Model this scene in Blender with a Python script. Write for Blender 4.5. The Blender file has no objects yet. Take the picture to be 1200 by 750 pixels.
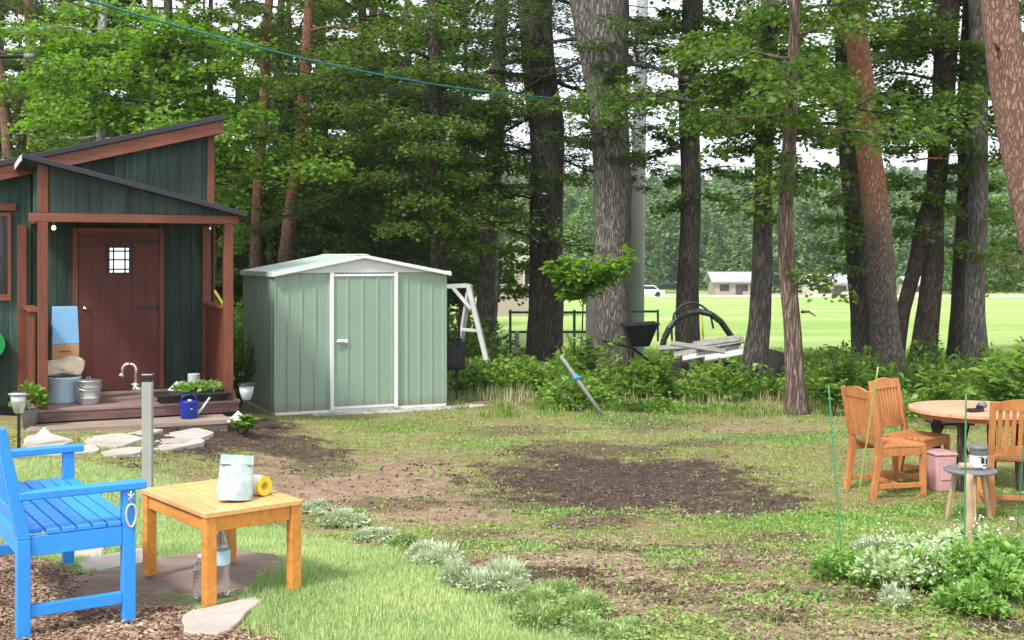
import bpy, math, random
import numpy as np
random.seed(7); RNG = np.random.default_rng(11)
PI = math.pi
F = 1400.0; HZ = 300.0; ZC = 1.65          # focal length in photo pixels, horizon row, eye height
scene = bpy.context.scene
COL = scene.collection

# ------------------------------------------------------------------ layout
def sstep(a, b, v):
    t = np.clip((np.asarray(v, dtype=float) - a) / (b - a), 0, 1)
    return t * t * (3 - 2 * t)

def gz(x, y):
    """height of the ground"""
    x = np.asarray(x, dtype=float); y = np.asarray(y, dtype=float)
    A = np.maximum(sstep(-4.2, -1.2, x), sstep(12.6, 14.2, y))
    z = 0.02 - 0.08 * sstep(5.5, 9.5, y) - 0.25 * A * sstep(5.6, 9.2, y)
    z = z - 0.0228 * np.clip(y - 22, 0, 160)
    z = z - 0.25 * sstep(17.5, 22, y)
    z = z + 0.012 * np.sin(x * 1.7 + y * .9) * np.cos(y * 1.3 - x * .4) * sstep(4, 8, y)
    return z

def wx(px, d): return (px - 600.0) / F * d
def wz(py, d): return ZC - (py - HZ) / F * d
def P(px, py, d): return (wx(px, d), d, wz(py, d))
def G(px, d):
    x = wx(px, d); return (x, d, float(gz(x, d)))
def W(px, py):
    d = 10.0
    for _ in range(40):
        x = wx(px, d); d = 0.5 * d + 0.5 * (ZC - float(gz(x, d))) * F / max(py - HZ, 5)
    return wx(px, d), d

def srgb(r, g, b):
    f = lambda c: (c / 255 / 12.92) if c / 255 <= .04045 else ((c / 255 + .055) / 1.055) ** 2.4
    return (f(r), f(g), f(b), 1)

def fbm(x, y, s=0):
    x = np.asarray(x, dtype=float) + s * 13.7; y = np.asarray(y, dtype=float) - s * 7.1
    v = 0; a = .5; 
    for k in range(5):
        v = v + a * np.sin(x * 1.3 + 1.9 * np.sin(y * 1.1 + k) + k * 2.1) * np.cos(y * 1.5 + 1.7 * np.sin(x * .9 - k))
        x, y = x * 1.9 * .8 - y * 1.9 * .6, x * 1.9 * .6 + y * 1.9 * .8; a *= .55
    return v

# ------------------------------------------------------------------ materials
class NT:
    def __init__(s, name):
        s.m = bpy.data.materials.new(name); s.m.use_nodes = True
        s.t = s.m.node_tree; s.t.nodes.clear(); s.out = s.n('ShaderNodeOutputMaterial')
    def n(s, typ, **kw):
        nd = s.t.nodes.new(typ)
        for k, v in kw.items():
            if k.startswith('i_'):
                nd.inputs[int(k[2:]) if k[2:].isdigit() else k[2:].replace('_', ' ')].default_value = v
            else: setattr(nd, k, v)
        return nd
    def l(s, a, b): s.t.links.new(a, b)
    def coord(s, scale=(1, 1, 1), which='Object', rot=(0, 0, 0)):
        c = s.n('ShaderNodeTexCoord'); m = s.n('ShaderNodeMapping')
        m.inputs['Scale'].default_value = scale; m.inputs['Rotation'].default_value = rot
        s.l(c.outputs[which], m.inputs[0]); return m.outputs[0]
    def noise(s, vec, scale=5, detail=4, rough=.6):
        nd = s.n('ShaderNodeTexNoise'); nd.inputs['Scale'].default_value = scale
        nd.inputs['Detail'].default_value = detail; nd.inputs['Roughness'].default_value = rough
        if vec is not None: s.l(vec, nd.inputs['Vector'])
        return nd.outputs['Fac']
    def ramp(s, fac, stops, interp='LINEAR'):
        r = s.n('ShaderNodeValToRGB'); r.color_ramp.interpolation = interp
        e = r.color_ramp.elements
        while len(e) < len(stops): e.new(.5)
        for el, (p, c) in zip(e, stops):
            el.position = p; el.color = c if len(c) == 4 else (*c, 1)
        s.l(fac, r.inputs[0]); return r.outputs[0]
    def mix(s, fac, a, b, mode='MIX'):
        m = s.n('ShaderNodeMix', data_type='RGBA', blend_type=mode)
        for inp, v in ((m.inputs[0], fac), (m.inputs[6], a), (m.inputs[7], b)):
            if hasattr(v, 'links') or isinstance(v, bpy.types.NodeSocket): s.l(v, inp)
            else: inp.default_value = v
        return m.outputs[2]
    def math(s, op, a, b=0.0, clamp=False):
        m = s.n('ShaderNodeMath', operation=op, use_clamp=clamp)
        for inp, v in ((m.inputs[0], a), (m.inputs[1], b)):
            if isinstance(v, bpy.types.NodeSocket): s.l(v, inp)
            else: inp.default_value = v
        return m.outputs[0]
    def attr(s, name):
        a = s.n('ShaderNodeAttribute'); a.attribute_name = name; return a.outputs['Fac']
    def bump(s, h, strength=.3, dist=.01):
        b = s.n('ShaderNodeBump'); b.inputs['Strength'].default_value = strength
        b.inputs['Distance'].default_value = dist; s.l(h, b.inputs['Height']); return b.outputs[0]
    def pbr(s, col, rough=.6, metal=0, bump=None, **kw):
        p = s.n('ShaderNodeBsdfPrincipled')
        for inp, v in ((p.inputs['Base Color'], col), (p.inputs['Roughness'], rough), (p.inputs['Metallic'], metal)):
            if isinstance(v, bpy.types.NodeSocket): s.l(v, inp)
            else: inp.default_value = v
        if bump is not None: s.l(bump, p.inputs['Normal'])
        for k, v in kw.items(): p.inputs[k.replace('_', ' ')].default_value = v
        s.l(p.outputs[0], s.out.inputs[0]); return p

def paint(name, c, rough=.5, var=.25, grain=(30, 30, 3), bumpd=.002, dirt=.0, metal=0, **kw):
    """paint / plastic / metal with slight variation"""
    t = NT(name); v = t.coord(grain)
    n = t.noise(v, 1.0, 5); n2 = t.noise(t.coord((1, 1, 1)), 3.0, 4)
    a = tuple(x * (1 - var) for x in c[:3]) + (1,); b = tuple(min(1, x * (1 + var)) for x in c[:3]) + (1,)
    col = t.mix(n, a, b)
    d = t.ramp(n2, [(.35, (1, 1, 1)), (.75, (1 - dirt, 1 - dirt * 1.05, 1 - dirt * 1.15))])
    col = t.mix(1.0, col, d, 'MULTIPLY')
    t.pbr(col, rough, metal, t.bump(n, .35, bumpd), **kw); return t.m

def wood(name, dark, light, scale=(3, 40, 40), rough=.55, knots=True):
    t = NT(name); v = t.coord(scale)
    n = t.noise(v, 1.0, 6, .65); big = t.noise(t.coord((1, 1, 1)), 2.5, 3)
    rnd = t.n('ShaderNodeNewGeometry').outputs['Random Per Island']
    col = t.ramp(n, [(.3, dark), (.7, light)])
    col = t.mix(t.math('MULTIPLY', rnd, .45), col, tuple(c * .62 for c in light[:3]) + (1,))
    col = t.mix(1.0, col, t.ramp(big, [(.3, (.82, .8, .78)), (.7, (1.1, 1.1, 1.1))]), 'MULTIPLY')
    t.pbr(col, rough, 0, t.bump(n, .3, .002)); return t.m

def siding(name, dark, light, rough=.75):
    """stained boards, grain runs up; every board a little different"""
    t = NT(name); n = t.noise(t.coord((38, 38, 1.6)), 1, 6, .7); s = t.noise(t.coord((9, 9, .6)), 1, 4)
    rnd = t.n('ShaderNodeNewGeometry').outputs['Random Per Island']
    col = t.ramp(n, [(.28, dark), (.72, light)])
    col = t.mix(t.ramp(s, [(.50, (0, 0, 0)), (.72, (.9, .9, .9))]), col, tuple(min(1, c * 1.9 + .01) for c in light[:3]) + (1,))
    col = t.mix(t.math('MULTIPLY', rnd, .7), col, tuple(c * .55 for c in dark[:3]) + (1,))
    t.pbr(col, rough, 0, t.bump(n, .5, .003)); return t.m

def leafmat(name, dark, light, trans=.35, clump=.8, rough=.45, tip=None):
    t = NT(name)
    rnd = t.n('ShaderNodeNewGeometry').outputs['Random Per Island']
    n = t.noise(t.coord((1, 1, 1)), clump, 3)
    f = t.math('ADD', t.math('MULTIPLY', rnd, .65), t.math('SUBTRACT', t.math('MULTIPLY', n, 1.2), .45), True)
    stops = [(0, dark), (.6, light)]
    stops.append((1.0, tip if tip else tuple(min(1, c * 1.35) for c in light[:3])))
    col = t.ramp(f, stops)
    p = t.pbr(col, rough); p.inputs['Specular IOR Level'].default_value = .35
    tr = t.n('ShaderNodeBsdfTranslucent')
    t.l(t.mix(1.0, col, (1.2, 1.35, .55, 1), 'MULTIPLY'), tr.inputs[0])
    mx = t.n('ShaderNodeMixShader'); mx.inputs[0].default_value = trans
    t.l(p.outputs[0], mx.inputs[1]); t.l(tr.outputs[0], mx.inputs[2]); t.l(mx.outputs[0], t.out.inputs[0])
    return t.m

def bark(name, dark, light, zscale=1.5, upper=None, split=3.0, moss=0, vscale=26):
    t = NT(name); v = t.coord((vscale, vscale, zscale * vscale / 6))
    vo = t.n('ShaderNodeTexVoronoi', feature='DISTANCE_TO_EDGE'); vo.inputs['Scale'].default_value = 1.0
    dist = t.math('MULTIPLY', t.noise(v, 1.6, 5, .7), 2.6); mp = t.n('ShaderNodeVectorMath', operation='ADD'); t.l(v, mp.inputs[0])
    cc = t.n('ShaderNodeCombineXYZ'); t.l(dist, cc.inputs[0]); t.l(dist, cc.inputs[2]); t.l(cc.outputs[0], mp.inputs[1])
    t.l(mp.outputs[0], vo.inputs['Vector'])
    n = t.noise(t.coord((60, 60, 14)), 1, 6, .7)
    crack = t.ramp(vo.outputs['Distance'], [(0, (.30, .30, .30)), (.20, (1, 1, 1))])
    big = t.noise(t.coord((2.2, 2.2, .9)), 1.5, 5, .65)
    f = t.math('MULTIPLY', crack, t.math('ADD', t.math('MULTIPLY', n, .7), t.math('MULTIPLY', big, .32)))
    col = t.ramp(f, [(.12, dark), (.62, light)])
    if upper:
        c = t.n('ShaderNodeTexCoord'); sp = t.n('ShaderNodeSeparateXYZ'); t.l(c.outputs['Object'], sp.inputs[0])
        nn = t.noise(t.coord((1.5, 1.5, .8)), 1.5, 4)
        k = t.math('ADD', sp.outputs[2], t.math('MULTIPLY', nn, 2.4))
        k = t.ramp(t.math('DIVIDE', k, split * 2 + 2.4), [(.4, (0, 0, 0)), (.62, (1, 1, 1))])
        up = t.ramp(f, [(.12, tuple(x * .45 for x in upper[:3])), (.55, upper)])
        col = t.mix(k, col, up)
    if moss:
        m = t.ramp(t.noise(t.coord((2.5, 2.5, 1)), 2, 5), [(.52, (0, 0, 0)), (.7, (moss,) * 3)])
        col = t.mix(m, col, (.05, .085, .03, 1))
    h = t.math('ADD', t.math('MULTIPLY', crack, 1.0), t.math('MULTIPLY', n, .5))
    t.pbr(col, .9, 0, t.bump(h, .9, .03)); return t.m

M = {}
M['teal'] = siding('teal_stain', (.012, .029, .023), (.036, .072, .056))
M['teal_lit'] = siding('teal_stain_lit', (.018, .055, .045), (.06, .13, .10))  # same teal stain, sky light painted in as a lighter colour
M['red'] = wood('red_brown_stain', (.105, .030, .017), (.225, .066, .034), (30, 30, 2.5), .6)
M['redx'] = wood('red_brown_stain_beam', (.13, .038, .022), (.28, .088, .050), (2.5, 30, 30), .6)
M['doorred'] = wood('door_stain', (.075, .016, .009), (.15, .032, .018), (24, 24, 2), .55)
M['roof'] = paint('dark_roof_felt', (.022, .026, .034, 1), .55, .3, (20, 20, 20))
M['whitetrim'] = paint('white_trim', (.68, .66, .64, 1), .6, .12, dirt=.2)
M['deck'] = wood('weathered_deck', (.16, .10, .085), (.34, .235, .19), (3, 40, 40), .8)
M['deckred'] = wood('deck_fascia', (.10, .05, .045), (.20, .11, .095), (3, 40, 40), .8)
M['step'] = wood('step_planks', (.22, .165, .13), (.42, .33, .26), (2, 40, 40), .85)
M['black'] = paint('black_iron', (.012, .012, .013, 1), .45, .3)
M['blackpl'] = paint('black_plastic', (.018, .018, .02, 1), .5, .3)
M['shed'] = paint('sage_sheet_metal', (.255, .365, .275, 1), .42, .06, (2, 2, .6), .001, dirt=.10)
t = NT('sage_sheet_metal'); c = t.n('ShaderNodeTexCoord'); sp = t.n('ShaderNodeSeparateXYZ'); t.l(c.outputs['Object'], sp.inputs[0])
n = t.noise(t.coord((2, 2, .6)), 1, 5); st = t.noise(t.coord((9, 9, .5)), 1, 5, .7)
col = t.mix(n, (.235, .34, .26, 1), (.275, .39, .295, 1))
mud = t.math('SUBTRACT', t.math('ADD', t.math('MULTIPLY', st, .42), .02), t.math('MULTIPLY', sp.outputs[2], 1.3))
col = t.mix(t.ramp(mud, [(.0, (0, 0, 0)), (.18, (.75, .75, .75))]), col, (.25, .22, .15, 1))
col = t.mix(t.ramp(st, [(.55, (0, 0, 0)), (.78, (.30, .30, .30))]), col, (.30, .34, .28, 1))
t.pbr(col, .42, 0, t.bump(t.noise(t.coord((1.4, 1.4, 1.0)), 2.0, 2), .5, .02)); M['shed'] = t.m
t = NT('bright_blue_paint'); n = t.noise(t.coord((20, 20, 20)), 1, 5); w_ = t.noise(t.coord((3, 3, 3)), 1.5, 5, .7); ch_ = t.noise(t.coord((34, 34, 34)), 1, 6, .75)
col = t.mix(n, (.028, .27, .74, 1), (.045, .36, .90, 1)); col = t.mix(t.ramp(w_, [(.45, (0, 0, 0)), (.75, (.5, .5, .5))]), col, (.10, .42, .82, 1))
col = t.mix(t.ramp(ch_, [(.69, (0, 0, 0)), (.71, (1, 1, 1))]), col, (.30, .30, .27, 1))
t.pbr(col, t.ramp(w_, [(.3, (.3, .3, .3)), (.7, (.6, .6, .6))]), 0, t.bump(t.noise(t.coord((60, 6, 60)), 1, 4), .35, .002)); M['blue'] = t.m
M['shedroof'] = paint('pale_green_roof_metal', (.52, .60, .56, 1), .35, .06, (2, 2, 2), .001)
M['alu'] = paint('white_metal_trim', (.78, .80, .80, 1), .4, .05, (3, 3, 3), .001, dirt=.08)
M['gable'] = paint('pale_gable_metal', (.60, .62, .64, 1), .4, .06, (3, 3, 3), .001)
M['timber'] = wood('base_timber', (.33, .26, .16), (.55, .46, .32), (3, 40, 40), .85)
M['blue'] = paint('bright_blue_paint', (.035, .31, .84, 1), .38, .14, (18, 18, 18), .0015, dirt=.12)
M['teak'] = wood('orange_oiled_wood', (.56, .20, .035), (.82, .36, .075), (30, 4, 30), .45)
M['teaktop'] = wood('pale_oiled_tabletop', (.68, .34, .11), (.86, .52, .22), (40, 3, 40), .4)
M['chair'] = wood('chair_wood', (.40, .145, .042), (.64, .275, .10), (22, 22, 5), .5)
M['chairtop'] = wood('worn_wood_top', (.50, .27, .15), (.72, .46, .29), (4, 30, 30), .55)
M['rawwood'] = wood('raw_wood', (.38, .25, .14), (.62, .46, .29), (25, 25, 3), .7)
M['oldpole'] = paint('weathered_pole', (.24, .24, .23, 1), .8, .3, (20, 20, 4), .002, dirt=.4)
M['greypost'] = paint('grey_post', (.36, .37, .35, 1), .7, .14, (12, 12, 3), .001, dirt=.25)
M['chrome'] = paint('brushed_steel', (.62, .60, .57, 1), .25, .1, metal=1)
M['galv'] = paint('galvanised', (.55, .57, .60, 1), .35, .35, (14, 14, 14), .001, metal=.8)
M['bluebin'] = paint('pale_blue_plastic', (.48, .66, .80, 1), .4, .1)
M['skyblue'] = paint('blue_card', (.22, .48, .78, 1), .6, .08)
M['kraft'] = paint('kraft_card', (.48, .27, .13, 1), .8, .12)
M['cream'] = paint('cream_sack', (.66, .56, .42, 1), .85, .1, (8, 8, 8), .004)
M['cobalt'] = paint('cobalt_plastic', (.008, .03, .30, 1), .3, .15)
M['cup'] = paint('pale_tin', (.55, .58, .60, 1), .35, .1)
M['white'] = paint('white_plastic', (.74, .74, .74, 1), .45, .06)
M['greenpl'] = paint('green_plastic', (.01, .30, .08, 1), .4, .15)
M['yellow'] = paint('yellow_plastic', (.75, .62, .06, 1), .45, .1)
M['pink'] = paint('dusty_pink_plastic', (.64, .37, .38, 1), .5, .12, dirt=.2)
M['concrete'] = paint('pole_concrete', (.42, .44, .46, 1), .75, .12, (10, 10, 1.5), .002, dirt=.2)
M['greenmetal'] = paint('green_painted_rail', (.03, .14, .08, 1), .5, .3)
M['whitewood'] = paint('white_painted_timber', (.62, .63, .64, 1), .6, .12, dirt=.3)
M['greywood'] = wood('grey_lumber', (.15, .14, .13), (.36, .345, .32), (3, 30, 30), .85)
M['dark'] = paint('dark_board', (.02, .022, .02, 1), .7, .3)
M['hose'] = paint('black_hose', (.02, .028, .022, 1), .4, .3)
M['cable'] = paint('blue_green_cable', (.02, .16, .20, 1), .4, .2)
M['slate'] = paint('slate_top', (.16, .17, .18, 1), .45, .25)
M['plantgreen'] = paint('green_coated_stake', (.03, .24, .12, 1), .4, .15)
M['stakeyel'] = paint('yellow_green_stake', (.32, .40, .10, 1), .5, .2)
M['wall_pale'] = paint('pale_render', (.62, .55, .50, 1), .8, .08)
M['wall_pink'] = paint('pinkish_render', (.36, .29, .24, 1), .8, .08)
M['tile_pale'] = paint('pale_roof', (.34, .36, .38, 1), .6, .08)
M['carwhite'] = paint('car_paint_white', (.8, .8, .8, 1), .25, .03)
M['asphalt'] = paint('road_grey', (.22, .22, .21, 1), .9, .1)
M['rope'] = paint('pale_metal_clip', (.62, .60, .56, 1), .35, .1, metal=.3)

def stone_mat(name, a, b):
    t = NT(name); n = t.noise(t.coord((1, 1, 1)), 6, 8, .7); n2 = t.noise(t.coord((1, 1, 1)), 1.4, 3)
    rnd = t.n('ShaderNodeNewGeometry').outputs['Random Per Island']
    col = t.ramp(n, [(.3, a), (.7, b)]); col = t.mix(t.math('MULTIPLY', rnd, .35), col, tuple(c * .7 for c in b[:3]) + (1,))
    col = t.mix(t.ramp(n2, [(.5, (0, 0, 0)), (.75, (.5, .5, .5))]), col, (.16, .13, .10, 1))
    t.pbr(col, .85, 0, t.bump(n, .6, .006)); return t.m
M['flag'] = stone_mat('flagstone', (.34, .30, .25), (.58, .53, .47))
M['slab'] = stone_mat('pale_slab', (.36, .31, .26), (.56, .50, .44))
M['gravel'] = stone_mat('grey_gravel', (.25, .25, .25), (.62, .62, .62))
M['board'] = wood('brown_path_boards', (.15, .105, .08), (.30, .22, .175), (3, 30, 30), .9)

def glassy(name, col, tr=.9, rough=.08):
    t = NT(name); p = t.pbr(tuple(col[:3]) + (1,), rough); p.inputs['Transmission Weight'].default_value = tr; p.inputs['IOR'].default_value = 1.3
    return t.m
M['pet'] = glassy('clear_bottle_plastic', (.95, .98, 1), .97, .03)
M['bluecap'] = paint('bottle_label', (.45, .68, .78, 1), .45, .1)

t = NT('added_window_glow'); e = t.n('ShaderNodeEmission'); e.inputs[0].default_value = (.92, .97, 1, 1); e.inputs[1].default_value = .7
t.l(e.outputs[0], t.out.inputs[0]); M['pane'] = t.m  # emission added so the unlit door pane reads as bright sky
t = NT('bulb_glow'); e = t.n('ShaderNodeEmission'); e.inputs[0].default_value = (1, .62, .22, 1); e.inputs[1].default_value = 4
t.l(e.outputs[0], t.out.inputs[0]); M['bulb'] = t.m
t = NT('dark_glass'); t.pbr((.02, .025, .03, 1), .06); M['glass'] = t.m

# foliage
M['maple'] = leafmat('maple_leaves', (.050, .098, .022), (.13, .225, .042), .48, 1.3)
M['maple_bright'] = leafmat('bright_maple_leaves', (.075, .16, .022), (.19, .34, .045), .48, .9)
M['sapling'] = leafmat('sapling_leaves', (.11, .24, .03), (.27, .44, .06), .5, .9)
M['olive'] = leafmat('olive_leaves', (.050, .090, .020), (.13, .215, .040), .45, .8)
M['conifer'] = leafmat('conifer_needles', (.036, .066, .024), (.095, .155, .045), .35, .9)
M['shrub'] = leafmat('undergrowth_leaves', (.065, .12, .025), (.20, .34, .06), .4, 1.0, tip=(.38, .54, .13))
M['silver'] = leafmat('silver_herb_leaves', (.28, .34, .22), (.56, .62, .48), .25, 5, .7)
M['herb'] = leafmat('grey_green_herb_leaves', (.17, .27, .08), (.36, .47, .20), .25, 5, .7)
M['varieg'] = leafmat('variegated_leaves', (.24, .40, .14), (.58, .68, .42), .25, 8, .6, tip=(.80, .82, .68))
M['bedgreen'] = leafmat('bed_leaves', (.09, .20, .04), (.27, .46, .11), .35, 4, .5, tip=(.46,.62,.24))
M['lawn'] = leafmat('lawn_blades', (.24, .37, .13), (.46, .58, .28), .30, 1.2, .6, tip=(.66, .66, .36))
M['weed'] = leafmat('weed_leaves', (.13, .22, .045), (.29, .42, .10), .30, 1.5, .6, tip=(.44, .50, .19))
M['straw'] = leafmat('dry_litter', (.26, .20, .11), (.50, .42, .26), .1, 3, .85, tip=(.68, .60, .42))
M['chip'] = leafmat('wood_chips', (.16, .09, .055), (.38, .25, .16), 0, 3, .9, tip=(.56, .44, .32))
M['clod'] = leafmat('soil_clods', (.022, .013, .008), (.070, .041, .026), 0, 2, .95, tip=(.15, .10, .075))
M['far'] = leafmat('far_forest_leaves', (.035, .10, .035), (.17, .29, .08), .25, .09, .8)
M['redleaf'] = leafmat('orange_leaves', (.35, .10, .02), (.65, .25, .05), .3, 4)

M['bark_grey'] = bark('grey_larch_bark', (.06, .054, .046), (.30, .27, .235), 1.1, moss=.25)
M['bark_dark'] = bark('dark_bark', (.030, .025, .021), (.15, .125, .105), 1.1, moss=.35)
M['bark_red'] = bark('red_pine_bark', (.075, .06, .052), (.30, .235, .20), 1.6, upper=(.44, .19, .11, 1), split=2.6, vscale=36)
M['bark_redlow'] = bark('red_pine_bark_old', (.09, .05, .038), (.36, .20, .14), 1.6, upper=(.37, .215, .155, 1), split=.5, vscale=36)
M['bark_brown'] = bark('brown_bark', (.035, .025, .020), (.16, .115, .09), 1.2)
M['bark_peel'] = bark('peeling_cedar_bark', (.07, .048, .038), (.36, .25, .205), .45, vscale=30)
M['bark_birch'] = bark('pale_birch_bark', (.35, .34, .33), (.72, .72, .70), 3, vscale=12)

# ------------------------------------------------------------------ mesh helpers
def tag(o, label=None, cat=None, group=None, kind=None):
    if label: o['label'] = label
    if cat: o['category'] = cat
    if group: o['group'] = group
    if kind: o['kind'] = kind
    return o

def rotz(a):
    c, s = math.cos(a), math.sin(a); return np.array([[c, -s, 0], [s, c, 0], [0, 0, 1.]])

class MB:
    def __init__(s): s.v = []; s.f = []
    def add(s, vs, fs):
        b = len(s.v); s.v += [tuple(map(float, p)) for p in vs]; s.f += [tuple(i + b for i in f) for f in fs]; return s
    def box(s, x0, x1, y0, y1, z0, z1):
        return s.add([(x0,y0,z0),(x1,y0,z0),(x1,y1,z0),(x0,y1,z0),(x0,y0,z1),(x1,y0,z1),(x1,y1,z1),(x0,y1,z1)],
                     [(0,3,2,1),(4,5,6,7),(0,1,5,4),(1,2,6,5),(2,3,7,6),(3,0,4,7)])
    def hexa(s, b, t):
        """b, t: four bottom and four top points, counter-clockwise from above"""
        return s.add(list(b) + list(t), [(0,3,2,1),(4,5,6,7),(0,1,5,4),(1,2,6,5),(2,3,7,6),(3,0,4,7)])
    def bar(s, p0, p1, w, h, up=(0, 0, 1), w1=None, h1=None):
        p0 = np.array(p0, float); p1 = np.array(p1, float); d = p1 - p0; d /= np.linalg.norm(d)
        u = np.array(up, float)
        if abs(d @ u) > .97: u = np.array([1., 0, 0])
        a = np.cross(d, u); a /= np.linalg.norm(a); u = np.cross(a, d)
        w1 = w if w1 is None else w1; h1 = h if h1 is None else h1
        q = lambda p, w, h: [p - a*w/2 - u*h/2, p + a*w/2 - u*h/2, p + a*w/2 + u*h/2, p - a*w/2 + u*h/2]
        return s.add(q(p0, w, h) + q(p1, w1, h1), [(3,2,1,0),(4,5,6,7),(0,1,5,4),(1,2,6,5),(2,3,7,6),(3,0,4,7)])
    def tube(s, pts, r, seg=8, cap=True, wob=None):
        pts = np.array(pts, float); n = len(pts); r = [r] * n if np.isscalar(r) else r
        T = np.gradient(pts, axis=0); T /= np.linalg.norm(T, axis=1)[:, None] + 1e-9
        ref = np.array([0, 0, 1.]) if abs(T[0][2]) < .9 else np.array([1., 0, 0])
        vs = []
        for i in range(n):
            a = np.cross(T[i], ref); a /= np.linalg.norm(a) + 1e-9; b = np.cross(T[i], a)
            for k in range(seg):
                an = 2 * PI * k / seg; rr = r[i] * (wob(i, an) if wob else 1)
                vs.append(pts[i] + a * math.cos(an) * rr + b * math.sin(an) * rr)
        fs = [(i*seg+k, i*seg+(k+1) % seg, (i+1)*seg+(k+1) % seg, (i+1)*seg+k) for i in range(n-1) for k in range(seg)]
        if cap: fs += [tuple(range(seg))[::-1], tuple((n-1)*seg+k for k in range(seg))]
        return s.add(vs, fs)
    def lathe(s, prof, c=(0, 0, 0), seg=24, capb=True, capt=True):
        n = len(prof); vs = [(c[0]+r*math.cos(2*PI*k/seg), c[1]+r*math.sin(2*PI*k/seg), c[2]+z) for r, z in prof for k in range(seg)]
        fs = [(i*seg+k, i*seg+(k+1) % seg, (i+1)*seg+(k+1) % seg, (i+1)*seg+k) for i in range(n-1) for k in range(seg)]
        if capb: fs.append(tuple(range(seg))[::-1])
        if capt: fs.append(tuple((n-1)*seg+k for k in range(seg)))
        return s.add(vs, fs)
    def prism(s, poly, z0, z1):
        n = len(poly)
        return s.add([(x, y, z0) for x, y in poly] + [(x, y, z1) for x, y in poly],
                     [tuple(range(n))[::-1], tuple(range(n, 2*n))] + [(i, (i+1) % n, n+(i+1) % n, n+i) for i in range(n)])
    def build(s, name, mat, parent=None, bevel=0, smooth=False, loc=None):
        me = bpy.data.meshes.new(name); me.from_pydata(s.v, [], s.f); me.materials.append(M[mat] if isinstance(mat, str) else mat)
        me.validate(); me.update()
        o = bpy.data.objects.new(name, me); COL.objects.link(o)
        if parent: o.parent = parent
        if loc: o.location = loc
        if smooth: me.polygons.foreach_set('use_smooth', [True] * len(me.polygons))
        if bevel:
            b = o.modifiers.new('bevel', 'BEVEL'); b.width = bevel; b.segments = 2; b.limit_method = 'ANGLE'; b.angle_limit = .6
        return o

def np_quads(name, V, mat, parent=None, loc=None, n=4):
    """V: (k,n,3) polygons with vertices of their own"""
    k = len(V); me = bpy.data.meshes.new(name)
    me.vertices.add(k * n); me.vertices.foreach_set('co', V.reshape(-1).astype(np.float32))
    me.loops.add(k * n); me.loops.foreach_set('vertex_index', np.arange(k * n, dtype=np.int32))
    me.polygons.add(k); me.polygons.foreach_set('loop_start', np.arange(0, k * n, n, dtype=np.int32))
    try: me.polygons.foreach_set('loop_total', np.full(k, n, dtype=np.int32))
    except Exception: pass
    me.update(calc_edges=True); me.validate()
    me.materials.append(M[mat]); o = bpy.data.objects.new(name, me); COL.objects.link(o)
    if parent: o.parent = parent
    if loc: o.location = loc
    return o

def leaves(P0, axis, normal, L, Wd, bend=.15):
    """diamond leaves: base, left, tip, right"""
    axis = axis / (np.linalg.norm(axis, axis=1)[:, None] + 1e-9)
    side = np.cross(axis, normal); side /= np.linalg.norm(side, axis=1)[:, None] + 1e-9
    nn = np.cross(side, axis)
    L = np.asarray(L).reshape(-1, 1); Wd = np.asarray(Wd).reshape(-1, 1)
    mid = P0 + axis * L * .45 + nn * L * bend
    return np.stack([P0, mid - side * Wd / 2, P0 + axis * L, mid + side * Wd / 2], 1)

def thing(name, label, cat, loc=(0, 0, 0), rz=0, group=None):
    o = bpy.data.objects.new(name, None); COL.objects.link(o); o.empty_display_size = .1
    o.location = loc; o.rotation_euler = (0, 0, rz); return tag(o, label, cat, group)

KIDS = {}
def copy_tree(o, parent=None):
    c = o.copy(); COL.objects.link(c)
    if parent: c.parent = parent
    for ch in [x for x in bpy.data.objects if x.parent == o]: copy_tree(ch, c)
    return c
# ------------------------------------------------------------------ camera, sky, light
cam = bpy.data.cameras.new('camera'); co = bpy.data.objects.new('camera', cam); COL.objects.link(co)
cam.sensor_width = 36; cam.lens = 36 * F / 1200; cam.shift_y = -75 / 1200
cam.clip_start = .1; cam.clip_end = 3000
co.location = (0, 0, ZC); co.rotation_euler = (PI / 2, 0, 0); scene.camera = co
SUN_EL, SUN_AZ = 50, 218       # azimuth clockwise from +Y (north): light comes from behind and to the left
wd = bpy.data.worlds.new('World'); scene.world = wd; wd.use_nodes = True
nt = wd.node_tree; nt.nodes.clear()
out = nt.nodes.new('ShaderNodeOutputWorld'); bg = nt.nodes.new('ShaderNodeBackground'); sky = nt.nodes.new('ShaderNodeTexSky')
sky.sky_type = 'NISHITA'; sky.sun_disc = False; sky.sun_elevation = math.radians(SUN_EL); sky.sun_rotation = math.radians(SUN_AZ)
sky.air_density = 1.0; sky.dust_density = 2.5
tc = nt.nodes.new('ShaderNodeTexCoord'); nz = nt.nodes.new('ShaderNodeTexNoise'); nz.inputs['Scale'].default_value = 3; nz.inputs['Detail'].default_value = 5
rp = nt.nodes.new('ShaderNodeValToRGB'); rp.color_ramp.elements[0].position = .3; rp.color_ramp.elements[0].color = (7.5, 8.0, 8.8, 1)
rp.color_ramp.elements[1].position = .7; rp.color_ramp.elements[1].color = (10.5, 10.6, 10.8, 1)
mx = nt.nodes.new('ShaderNodeMix'); mx.data_type = 'RGBA'; mx.inputs[0].default_value = .78
nt.links.new(tc.outputs['Generated'], nz.inputs['Vector']); nt.links.new(nz.outputs['Fac'], rp.inputs[0])
nt.links.new(sky.outputs[0], mx.inputs[6]); nt.links.new(rp.outputs[0], mx.inputs[7]); nt.links.new(mx.outputs[2], bg.inputs[0])
bg.inputs[1].default_value = .09; nt.links.new(bg.outputs[0], out.inputs[0])
sl = bpy.data.lights.new('sun', 'SUN'); so = bpy.data.objects.new('sun', sl); COL.objects.link(so)
sl.energy = 2.1; sl.angle = math.radians(9); sl.color = (1, .96, .90)
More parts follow.
